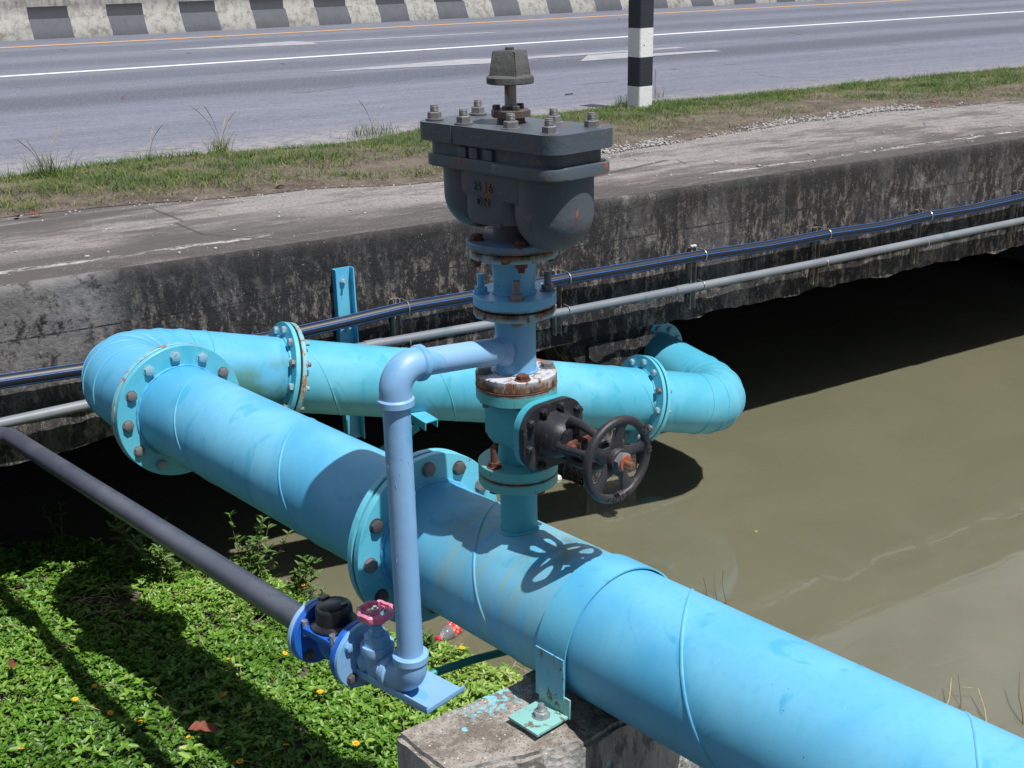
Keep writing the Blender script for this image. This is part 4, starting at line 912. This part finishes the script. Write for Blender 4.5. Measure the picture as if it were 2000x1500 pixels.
def make_bracket():
    e=bpy.data.objects.new('pipe_bracket',None); link(e)
    bm=B(); box(bm,(-.018,-.003,-.145),XYZ,(.018,.003,.185),.0006); box(bm,(.0,-.020,-.145),XYZ,(.0025,.018,.185),.0006); box(bm,(-.037,-.020,-.145),XYZ,(.0025,.018,.185),.0006)
    obj('channel',bm,m_brk,e)
    for z,r_ in ((0,.0345),(-.185,.0275)):
        bm=B(); pts=[V((.018,-.01,z+r_))]+[V((.018,-.075+.0-r_*math.sin(rad(a)),z+r_*math.cos(rad(a)))) for a in range(0,181,12)]+[V((.018,-.01,z-r_))]
        tube(bm,pts,.0036,8); obj('u_bolt',bm,m_ubolt,e)
    bm=B(); hexp(bm,V((-.02,-.006,.032)),(0,-1,0),.009,0,.008); lathe(bm,V((-.02,-.006,.032)),(0,-1,0),[(.008,.005),(.018,.005)],10); obj('anchor_nut',bm,m_boltrust,e)
    return e
b0=make_bracket(); xs_b=(.11-.0,1.11,2.10,3.065,4.08,5.02,6.035)
bl_lab=['rusty bracket hidden close behind the big blue elbow on the bridge side','rusty pipe bracket just right of the tall blue channel post','rusty pipe bracket beside the blue flanged stack on the bridge side','pipe bracket with whitish lump on its top, third from the blue channel post','fourth pipe bracket from the blue channel post on the bridge side','fifth pipe bracket from the blue channel post on the bridge side','rightmost pipe bracket on the bridge side at the photo edge']
for i,x in enumerate(xs_b[1:]):
    if i==0: e=b0
    else:
        e=b0.copy(); link(e)
        for ch in list(b0.children):
            c=ch.copy(); link(c); c.parent=e
    z=float(np.interp(x,[p[0] for p in bpts],[p[1] for p in bpts])); e.location=(x,YF,z); tag(e,bl_lab[i+1],'bracket','pipe brackets along the bridge side')
bm=B()
for k in range(5): 
    rr=random.Random(k); lathe(bm,V((3.015+.008*k,2.965,-.085+.004*rr.random())),(1,-.2,.1),[(0,.004),(.004,.009),(.010,.010),(.015,.004)],10)
o=obj('hose_end',bm,simple('white_lump',(.5,.52,.5),.6)); tag(o,'small whitish hose end tucked beside a rusty bracket on the bridge side','hose end')
# blue channel post + arm that carry the back pipe
cp_=empty('channel_post',(.81,YF,-.75),'tall light blue steel channel post bolted to the bridge side behind the back pipe','post')
bm=B(); za,zb_=(-.80,.115)
box(bm,(.815,YF-.004,(za+zb_)/2),XYZ,(.046,.0035,(zb_-za)/2),.0008)
for s_ in (-1,1): box(bm,(.815+.0465*s_,YF-.024,(za+zb_)/2),XYZ,(.0035,.0235,(zb_-za)/2),.0008)
obj('channel',bm,m_clampblue,cp_)
for z_ in (.045,-.205):
    bm=B(); P=V((.815,YF-.0075,z_)); lathe(bm,P,(0,-1,0),[(0,.018),(.003,.018)],20); hexp(bm,P,(0,-1,0),.0135,.003,.015); lathe(bm,P,(0,-1,0),[(.015,.006),(.032,.006)],12); obj('bolt',bm,m_boltb,cp_)
bm=B(); zc=-.545; y0,y1=2.42,2.97
def chan(bm,p0,p1,w,h,th):
    d=(p1-p0).normalized(); x=d.cross(Zv).normalized(); u=x.cross(d); L=(p1-p0).length/2; c=(p0+p1)/2
    box(bm,c,(d,x,u),(L,w/2,th/2),.0006)
    for s in (-1,1): box(bm,c+x*(w/2-th/2)*s-u*(h/2+th/2),(d,x,u),(L,th/2,h/2),.0006)
chan(bm,V((.86,2.97,-.46)),V((.955,2.36,-.53)),.075,.036,.005); obj('arm',bm,m_back,cp_)
bm=B(); chan(bm,V((.80,2.96,-.95)),V((.93,2.52,-.60)),.06,.03,.005); obj('brace',bm,m_back,cp_)
# ================================================================== VEGETATION
def tinted(o,t,dom='FACE'):
    at=o.data.attributes.new('tint','FLOAT',dom); at.data.foreach_set('value',np.asarray(t,np.float32)); return o
def blades(name,xy,z,h,wd,lean,tint,m,label,cat,kind='stuff',curl=.5,parent=None,segs=2):
    n=len(xy); a=rng.uniform(0,2*np.pi,n); ld=np.c_[np.cos(a),np.sin(a)]; wa=a+np.pi/2+rng.normal(0,.5,n); wv=np.c_[np.cos(wa),np.sin(wa)]
    v=[]; 
    for k in range(segs+1):
        t=k/segs; off=ld*(lean*h*t**1.7)[:,None]; zz=z+h*t*(1-curl*.35*lean*t); w_=(wd*(1-t)**.7+.0002)[:,None]
        base=np.c_[xy+off,zz]; W_=np.c_[wv*w_,np.zeros(n)]
        v.append(base-W_/2); v.append(base+W_/2)
    v=np.stack(v,1); K=2*(segs+1); f=np.concatenate([np.stack([K*np.arange(n)+2*k,K*np.arange(n)+2*k+1,K*np.arange(n)+2*k+3,K*np.arange(n)+2*k+2],1) for k in range(segs)],0)
    o=mesh_np(name,v.reshape(-1,3),f,m,parent); tinted(o,np.tile(tint,segs))
    if label: tag(o,label,cat,kind=kind)
    return o
n=150000; x=rng.uniform(-3.5,16,n); a_=verge_near(x); b_=verge_far(x); u_=rng.random(n); y=a_+(b_-a_)*u_
cl=vnoise(x,y,4.2,41); cl2=vnoise(x,y,11,42)*.7+vnoise(x,y,25,43)*.5; bare=(cl*.6+cl2*.6+ .9*(u_-.25))
pk=np.clip(.50+1.0*bare,.05,1); pk=np.where((x>3.0)&(x<7.5)&(u_<.45),pk*np.clip(u_*1.6,.08,1),pk); pk*=np.clip(np.minimum(u_/.06,(1-u_)/.03),0,1)
keep=rng.random(n)<pk; x,y,u_,cl,cl2=x[keep],y[keep],u_[keep],cl[keep],cl2[keep]; n=len(x)
dry=np.clip(.36-.45*(u_-.35)-.42*cl2-.22*cl+rng.normal(0,.17,n),0,1)
h=rng.uniform(.018,.055,n)*(.75+.9*np.clip(cl2+.2,0,1.2))*np.where(dry>.6,.75,1); tint=np.clip(dry*.95+rng.normal(0,.06,n),0,1)
blades('verge_grass',np.c_[x,y],ZT+.006+.028*np.sin(np.pi*np.clip(u_,0,1))**.7,h,rng.uniform(.003,.0062,n),rng.uniform(.5,2.2,n),tint,m_grass,'short patchy green and brown grass on the verge between road and bridge edge','grass')
def tuft(x,y,n,h0,h1,label,z=ZT,seeds=0,tc=.15,sp=.05):
    e=empty('grass_tuft',(x,y,z),label,'grass tuft'); xy=np.c_[rng.normal(0,sp,n),rng.normal(0,sp*.6,n)]
    blades('blades',xy,np.zeros(n),rng.uniform(h0,h1,n),np.full(n,.0045),rng.uniform(.2,.9,n),np.clip(rng.normal(tc,.12,n),0,1),m_grass,None,None,parent=e,segs=4)
    e.children[0].location=(0,0,0)
    for k in range(seeds):
        bm=B(); a=random.uniform(0,6.28); L=random.uniform(.26,.44); lx,ly=math.cos(a)*L*.45,math.sin(a)*L*.45
        pts=[V((lx*t**2,ly*t**2,L*t*(1-.15*t))) for t in np.linspace(0,1,9)]; tube(bm,pts,.0013,5,radii=[.0014]*6+[.0022,.0026,.001])
        o=obj('seed_stalk',bm,m_straw if k%2 else m_stem,None); o.parent=e
    return e
tuft(-.04,5.70,190,.07,.22,'tall bluish green grass tuft at the left end of the verge',seeds=4,tc=.08,sp=.075)
tuft(1.23,6.03,90,.06,.20,'grass tuft with long arching seed stalks leaning over the road',seeds=5,tc=.3,sp=.04)
tuft(5.22,6.52,110,.05,.12,'dark green grass tuft against the left side of the striped post',tc=.02,sp=.07)
tuft(2.5,6.2,150,.05,.12,'bushy bright green grass clump on the verge left of the grey valve',tc=.06,sp=.12,seeds=2)
tuft(.70,5.95,50,.05,.14,'thin wispy grass tuft between the two taller tufts at the road edge',tc=.35,sp=.09,seeds=2)
tuft(-.35,5.95,30,.08,.30,'sparse wispy grass at the left photo edge beside the road',tc=.3,sp=.05,seeds=2)
tuft(5.7,6.75,26,.06,.14,'two pale dry seed stalks right of the striped post',tc=.7,sp=.06,seeds=2)
# bank ground cover
def leaves(name,c,size,az,pitch,roll,tint,m,parent=None,aspect=.56):
    n=len(c); d=np.stack([np.cos(az)*np.cos(pitch),np.sin(az)*np.cos(pitch),np.sin(pitch)],1); s=np.stack([-np.sin(az),np.cos(az),0*az],1)
    u=np.cross(d,s); s2=s*np.cos(roll)[:,None]+u*np.sin(roll)[:,None]; u2=np.cross(d,s2)
    P=[]
    for (t,w_,z_) in ((0,0,0),(.28,-1,.10),(.68,-.72,.06),(1,0,-.10),(.68,.72,.06),(.28,1,.10)):
        P.append(c+d*(size*t)[:,None]+s2*(size*w_*aspect*.5)[:,None]+u2*(size*z_)[:,None]*-1*-1)
    v=np.stack(P,1).reshape(-1,3); k=6*np.arange(n); f=np.concatenate([np.stack([k,k+1,k+2,k+3],1),np.stack([k,k+3,k+4,k+5],1)],0)
    o=mesh_np(name,v,f,m,parent); tinted(o,np.tile(tint,2)); return o
n=36000; x=rng.uniform(-2.3,1.15,n); y=rng.uniform(.1,3.75,n); sd=bank_sd(x,y); barek=.8*np.exp(-(((x+.60)/.26)**2+((y-2.85)/.20)**2))
den=vnoise(x,y,6,51)*.3+vnoise(x,y,24,57)*.30+.98-barek*1.15-np.clip((y-3.0)*.5,0,.5); keep=(sd>.0)&(rng.random(n)<den); x,y,sd=x[keep],y[keep],sd[keep]; n=len(x)
mound=.012+.050*np.clip(vnoise(x,y,15,52)*.6+.5,0,1.2); zb=bank_z(x,y)
reps=5; X=np.repeat(x,reps);Y=np.repeat(y,reps); ZZ=np.repeat(zb+rng.uniform(.15,1,n)*mound,reps); a0=np.repeat(rng.uniform(0,6.28,n),reps)+np.tile(np.arange(reps)*2*np.pi/reps,n)+rng.normal(0,.35,n*reps)
off=.004; cN=np.c_[X+np.cos(a0)*off,Y+np.sin(a0)*off,ZZ+rng.uniform(-.003,.004,n*reps)]
tn=np.clip(.42+.28*np.clip((X+.35)*1.4,-.6,1)+.30*np.repeat(vnoise(x,y,3.0,53),reps)+rng.normal(0,.16,n*reps),0,1)
gc=leaves('ground_cover',cN,np.repeat(rng.uniform(.012,.034,n),reps)*rng.uniform(.75,1.1,n*reps),a0,rng.uniform(-.15,.85,n*reps),rng.normal(0,.35,n*reps),tn,m_leaf); tag(gc,'dense leafy green creeping ground cover on the canal bank','ground cover',kind='stuff')
# a second, broader-leaved weed and thin grass mixed into the cover
n=1500; x=rng.uniform(-2.0,1.1,n); y=rng.uniform(.2,3.4,n); keep=(bank_sd(x,y)>.03)&(vnoise(x,y,5,61)+rng.normal(0,.3,n)>.15); x,y=x[keep],y[keep]; n=len(x); reps=5
X=np.repeat(x,reps);Y=np.repeat(y,reps); a0=np.repeat(rng.uniform(0,6.28,n),reps)+np.tile(np.arange(reps)*2*np.pi/reps,n)+rng.normal(0,.3,n*reps)
Z2=np.repeat(bank_z(x,y)+rng.uniform(.03,.075,n),reps)
bw=leaves('broad_weeds',np.c_[X,Y,Z2],np.repeat(rng.uniform(.026,.050,n),reps)*rng.uniform(.8,1.1,n*reps),a0,rng.uniform(-.2,.7,n*reps),rng.normal(0,.4,n*reps),np.clip(rng.normal(.62,.2,n*reps),0,1),m_leaf,None,.44); tag(bw,'paler broad-leaved weeds poking out of the bank ground cover','weeds',kind='stuff')
n=5200; x=rng.uniform(-2.0,1.1,n); y=rng.uniform(.2,3.5,n); keep=(bank_sd(x,y)>.01)&(vnoise(x,y,4,63)+rng.normal(0,.4,n)>.2); x,y=x[keep],y[keep]; n=len(x)
blades('bank_grass',np.c_[x,y],bank_z(x,y)+.01,rng.uniform(.05,.13,n),rng.uniform(.002,.0035,n),rng.uniform(.5,1.6,n),np.clip(rng.normal(.35,.25,n),0,.9),m_grass,'thin arching grass blades among the bank ground cover','grass',segs=4)
# dry runners and straw in the cover
bm=B()
for k in range(230):
    rr=random.Random(k+100); x=rr.uniform(-1.7,1.0); y=rr.uniform(.6,3.4)
    if k<60: x=rr.gauss(-.6,.22); y=rr.gauss(2.85,.22)
    if float(bank_sd(np.array(x),np.array(y)))<.03: continue
    a=rr.uniform(0,6.28); L=rr.uniform(.05,.17); z=float(bank_z(np.array(x),np.array(y)))+rr.uniform(.012,.05)
    pts=[V((x+math.cos(a+rr.uniform(-.1,.1))*L*t,y+math.sin(a)*L*t,z+.02*math.sin(math.pi*t))) for t in (0,.25,.5,.75,1)]
    tube(bm,pts,.0011,4,radii=[.0009,.0013,.0013,.0011,.0006])
o=obj('dry_runners',bm,m_straw,None,None); tag(o,'dry stems and runners tangled through the bank ground cover','dry stems',kind='stuff')
def weed(x,y,z,H,nst,lab,seed,lean=(0,0),ls=.045,tc=.45):
    r=random.Random(seed); e=empty('leafy_weed',(x,y,z),lab,'weed'); bm=B(); C_=[];A_=[];Pt=[];S_=[]
    for s in range(nst):
        a=r.uniform(0,6.28); sp=r.uniform(.02,.48) if nst>1 else 0; L=1.25*H*r.uniform(.6,1.0); pts=[]
        for i in range(9):
            t=i/8; pts.append(V((math.cos(a)*sp*L*t+lean[0]*t*t*L,math.sin(a)*sp*L*t+lean[1]*t*t*L,L*t)))
        tube(bm,pts,.0016,5,radii=[.0026*(1-.7*i/8) for i in range(9)])
        for i in range(2,9):
            for q in range(4 if i>5 else 3):
                aa=i*1.57+q*math.pi+r.uniform(-.3,.3) if i<8 else q*2.1; C_.append(pts[i]); A_.append(aa); Pt.append(r.uniform(.1,.8)); S_.append(ls*1.35*r.uniform(.6,1.1)*(1.1-.35*i/8))
    obj('stems',bm,m_stem,None).parent=e
    o=leaves('leaves',np.array([tuple(c) for c in C_]),np.array(S_),np.array(A_),np.array(Pt),rng.normal(0,.3,len(A_)),np.clip(rng.normal(tc,.2,len(A_)),0,1),m_weed,None,.34); o.parent=e
    return e
weed(.10,2.62,-1.37,.38,11,'tall pale leafy weed at the water edge right of the dark pipe',1,(.15,.05))
weed(.24,2.50,-1.38,.20,7,'low leafy weed close behind the dark pipe at the water edge',2,(.35,0))
weed(-.22,2.90,-1.31,.27,14,'bushy pale weed spreading below and left of the dark pipe',3,(-.25,.1),tc=.7)
weed(-.36,3.05,-1.29,.29,8,'spindly pale weed whose tip touches the dark pipe',4,(-.2,.1),tc=.7)
weed(-.60,3.55,-1.27,.24,2,'single thin sprig rising in front of the black gap under the bridge',5,(0,0),.03,.2)
weed(-.95,3.35,-1.24,.12,9,'low leafy weed clump at the left photo edge beneath the bridge',6,(0,0),.035,.3)
weed(.30,2.42,-1.38,.13,3,'small sprig with yellow bud behind the water meter',7,(.1,0),.03,.4)
weed(.55,1.68,-1.33,.11,4,'small weed between the upright pipe and the floating bottle',8,(.1,.1),.035,.4)
# flowers
def make_flower(fresh=True):
    e=bpy.data.objects.new('yellow_flower',None); link(e)
    bm=B()
    for k in range(11):
        a=2*math.pi*k/11; d=V((math.cos(a),math.sin(a),0)); p=V((-d.y,d.x,0))
        q=[d*.003-p*.0015,d*.003+p*.0015,d*.011+p*.0032+Zv*.002,d*.0145+Zv*.0010,d*.011-p*.0032+Zv*.002]; bm.faces.new([bm.verts.new(v_) for v_ in q])
    obj('petals',bm,m_petal,None,None).parent=e
    bm=B(); lathe(bm,(0,0,-.001),Zv,[(0,.0048),(.003,.0042),(.0045,.002),(.0047,0)],10); obj('flower_heart',bm,m_petal2,None).parent=e
    bm=B(); tube(bm,[V((0,0,-.001)),V((.004,.002,-.03)),V((.002,-.003,-.06))],.0009,5); obj('stem',bm,m_stem,None).parent=e
    return e
fl=[(-1.116,1.631,'yellow daisy in the bottom left corner of the bank'),(-.874,1.913,'yellow daisy in open sunlit leaves, furthest left of a row of three'),(-.779,1.756,'middle yellow daisy of the row of three on the left bank'),(-.696,1.645,'right yellow daisy of the row of three, at the edge of the pipe shadow'),(-.021,1.91,'yellow daisy left of the blue water meter flange'),(-.357,1.704,'orange-yellow daisy inside the wide pipe shadow on the bank'),(-.466,1.312,'yellow daisy beside the brown dry leaf at the bottom'),(-.275,1.233,'yellow daisy in the shadow near the bottom edge, left of the concrete block'),(-.568,1.459,'small half open yellow daisy just above the brown dry leaf'),(-.786,1.989,'tiny yellow bud between the two shadow bands'),(-.328,1.495,'dim yellow daisy inside the wide shadow, low on the bank'),(-.456,1.212,'yellow daisy nearest the bottom edge of the bank'),(-.25,1.966,'small yellow daisy at the right rim of the wide shadow'),(-.014,1.547,'pale yellow daisy below the periwinkle flange'),(-.043,1.13,'yellow daisy beside the concrete block corner'),(.609,1.600,'folded yellow daisy behind the thin green pipe'),(.632,1.535,'wide open yellow daisy touching the thin green pipe'),(.28,2.455,'yellow bud on a stalk above the dark pipe near the meter')]
f0=make_flower()
for i,(x,y,lb) in enumerate(fl):
    e=f0 if i==0 else f0.copy()
    if i:
        link(e)
        for ch in list(f0.children): c=ch.copy(); link(c); c.parent=e
    r=random.Random(i); e.location=(x,y,float(bank_z(np.array(x),np.array(y)))+.058+(.05 if i>14 else 0)); e.rotation_euler=(r.uniform(-.2,.6),r.uniform(-.5,.2),r.uniform(0,6)); s_=r.uniform(.85,1.15)*(.7 if 'small' in lb or 'tiny' in lb or 'bud' in lb else 1); e.scale=(s_,s_,s_)
    tag(e,lb,'flower','yellow flowers on the bank')
# dry leaves
def dry_leaf(x,y,z,L,rz,tilt,lab,m=m_dryleaf):
    bm=B(); n_=9; L_=[];R_=[]
    wf=[0,.22,.40,.30,.46,.34,.38,.18,0]
    for i in range(n_):
        t=i/(n_-1); c=V((L*(t-.5),0,.10*L*math.sin(t*5))); w_=wf[i]*L*.5; L_.append(bm.verts.new(c+V((0,w_,.22*w_)))); R_.append(bm.verts.new(c+V((0,-w_,.30*w_))))
    Mi=[bm.verts.new(V((L*(i/(n_-1)-.5),0,.10*L*math.sin(i/(n_-1)*5)-.002))) for i in range(n_)]
    for i in range(n_-1):
        for S,T in ((L_,Mi),(Mi,R_)):
            q=[S[i],S[i+1],T[i+1],T[i]]; bm.faces.new(q)
    bmesh.ops.remove_doubles(bm,verts=bm.verts,dist=.0005)
    o=obj('dry_leaf',bm,m,None,60); o.location=(x,y,z); o.rotation_euler=(tilt,.15,rz); tag(o,lab,'leaf'); return o
dry_leaf(-1.045,2.24,-1.085,.095,1.25,.9,'upright red-brown dry leaf at the left photo edge on the bank')
dry_leaf(-.52,1.40,-1.095,.120,-.25,.25,'wide brown dry leaf lying on the bank near the bottom')
for k,(x,y,lb) in enumerate(((-.33,4.47,'curled orange dry leaf at the left end of the verge'),(-.42,4.50,'second orange dry leaf beside the curled one at the verge end'),(1.05,4.42,'reddish dry leaf at the verge foot near the dark pebble'),(1.62,10.3,'pinkish dry leaf lying alone out on the asphalt'),(7.2,4.75,'small orange dry leaf at the verge edge far right'))): dry_leaf(x,y,ZT+.018,.075,k*1.3,.3,lb)
bm=B(); box(bm,(5.22,7.5,ZT+.012),(V((.98,.2,0)),V((-.2,.98,0)),Zv),(.05,.008,.005),.002); o=obj('dark_stick',bm,m_boltdark); tag(o,'short dark stick lying on the asphalt beside the grass','stick')
bm=B(); tube(bm,[V((.95,2.05,-1.345)),V((1.03,1.5,-1.25)),V((.80,1.42,-1.18))],.002,5)
for k in range(9):
    r=random.Random(k+5); x=.78+r.uniform(-.10,.16); y=1.05+r.uniform(0,.3); a=r.uniform(0,3.14); z=-1.30; L=r.uniform(.06,.18)
    tube(bm,[V((x,y,z)),V((x+math.cos(a)*L*.5,y+math.sin(a)*L*.5,z+.05)),V((x+math.cos(a)*L,y+math.sin(a)*L,z+.02))],.0016,5)
o=obj('dead_stalks',bm,m_straw); tag(o,'bleached dead stalks lying beside the block under the big pipe','dry stems',kind='stuff')
# twigs in the water
def twig(pts,lab,m=m_stem,r=.003):
    bm=B(); tube(bm,[V(p) for p in pts],r,6,radii=[r*(1-.5*i/(len(pts)-1)) for i in range(len(pts))]); o=obj('twig',bm,m); tag(o,lab,'twig')
twig([(2.17,.30,-1.56),(2.34,.37,-1.45),(2.42,.43,-1.415)],'bleached bent twig sticking out of the water, leftmost of four behind the pipe',m_straw,.004)
twig([(2.25,.24,-1.56),(2.38,.34,-1.46),(2.45,.42,-1.405)],'thin dark twig second from the left behind the pipe')
twig([(2.30,.12,-1.56),(2.40,.24,-1.45),(2.47,.33,-1.43),(2.42,.37,-1.425)],'hooked orange twig standing in the water behind the pipe',m_straw,.0035)
twig([(2.44,.06,-1.56),(2.50,.13,-1.45),(2.55,.19,-1.42),(2.64,.26,-1.375)],'rightmost knotty twig standing in the water',m_stem,.004)
twig([(2.03,1.56,-1.5),(2.045,1.60,-1.42),(2.05,1.63,-1.37)],'left of three tiny black stubs just above the pipe outline',m_boltdark,.0025)
twig([(2.06,1.52,-1.5),(2.08,1.58,-1.40),(2.11,1.62,-1.35)],'middle of three tiny black stubs just above the pipe outline',m_boltdark,.0025)
twig([(2.10,1.50,-1.5),(2.12,1.57,-1.40),(2.15,1.60,-1.34)],'right of three tiny black stubs just above the pipe outline',m_boltdark,.0025)
# scum lines on the water
def ribbon(bm,pts,w0,z,seed):
    r=random.Random(seed); P=[]
    for (a,b) in zip(pts[:-1],pts[1:]):
        for k in range(7): t=k/7; P.append(V((a[0]+(b[0]-a[0])*t+r.gauss(0,.007),a[1]+(b[1]-a[1])*t+r.gauss(0,.007),z)))
    prev=None
    for i,p in enumerate(P[:-1]):
        d=(P[i+1]-p).normalized(); nn=V((-d.y,d.x,0)); w_=w0*r.uniform(.2,1.0); cur=(bm.verts.new(p+nn*w_),bm.verts.new(p-nn*w_))
        if prev and r.random()>.14: bm.faces.new((prev[0],prev[1],cur[1],cur[0]))
        prev=cur
t=NT('scum_film',.4); t.col((.34,.335,.29)); t.p.inputs['Alpha'].default_value=.20; m_film=t.m
bm=B(); ribbon(bm,[(2.156,1.394),(2.449,1.406),(2.697,1.46),(2.745,1.365),(2.985,1.399),(3.075,1.44),(3.57,1.392),(3.898,1.434),(4.078,1.353),(4.237,1.404),(4.9,1.42)],.020,ZW+.0015,1)
ribbon(bm,[(1.70,2.38),(1.966,2.5),(2.12,2.471),(2.141,2.573),(2.356,2.546),(2.52,2.561),(2.9,2.6)],.012,ZW+.0015,2)
for f in list(bm.faces): f.normal_update()
o=obj('scum_line',bm,m_film,None,None); tag(o,'thin pale jagged scum lines drifting on the murky water','scum',kind='stuff')
bm=B(); lathe(bm,(2.76,2.02,ZW),Zv,[(0,.011),(.003,.010),(.004,0)],8); o=obj('duckweed',bm,simple('duckweed',(.25,.45,.03),.5)); tag(o,'tiny bright green floating leaf alone on the open water','leaf')
for k,(x,y,r_) in enumerate(((2.241,3.223,.024),(2.19,3.29,.034))):
    bm=B(); lathe(bm,(x,y,ZW-.01),Zv,[(0,r_*.7),(.012,r_),(.028,r_*.8),(.038,0)],14); o=obj('foam_scrap',bm,simple('white_foam',(.7,.72,.75),.4)); tag(o,('small round white foam scrap floating under the back pipe','larger white foam scrap floating beside the small one')[k],'litter')
# floating bottle
bt=empty('drink_bottle',(.83,2.0,-1.47),'clear plastic drink bottle with red cap and red label floating by the bank','bottle')
t=NT('clear_plastic',.08); t.col((.82,.84,.88)); t.p.inputs['Transmission Weight'].default_value=.75; t.p.inputs['IOR'].default_value=1.25; t.p.inputs['Alpha'].default_value=.75; m_clear=t.m
t=NT('red_label',.4); c=t.mix(t.ramp(t.voro(60,feat='F1'),.30,.22),(.72,.02,.06),(.80,.78,.75)); c=t.mix(t.ramp(t.noise(90,2),.58,.62),c,(.10,.42,.16)); c=t.mix(t.ramp(t.noise(70,2,vec=t.map(loc=(4,4,4))),.60,.64),c,(.85,.30,.05)); t.col(c); m_label=t.m
m_redcap=simple('red_cap',(.75,.02,.06),.35)
b0_=V((.735,1.975,-1.452)); b1_=V((.985,2.085,-1.462)); dd=(b1_-b0_).normalized()
bm=B(); lathe(bm,b0_,dd,[(.010,.0125),(.028,.0125),(.035,.017),(.055,.031),(.075,.037),(.085,.038),(.150,.038),(.155,.036),(.215,.037),(.235,.036),(.243,.028),(.243,0)],32,False,False); obj('body',bm,m_clear,bt)
bm=B(); lathe(bm,b0_,dd,[(.086,.0388),(.146,.0388)],32,False,False); obj('label',bm,m_label,bt)
bm=B(); lathe(bm,b0_,dd,[(-.004,.0135),(-.003,.015),(.014,.015),(.014,.0132)],20,True,False); obj('cap',bm,m_redcap,bt)
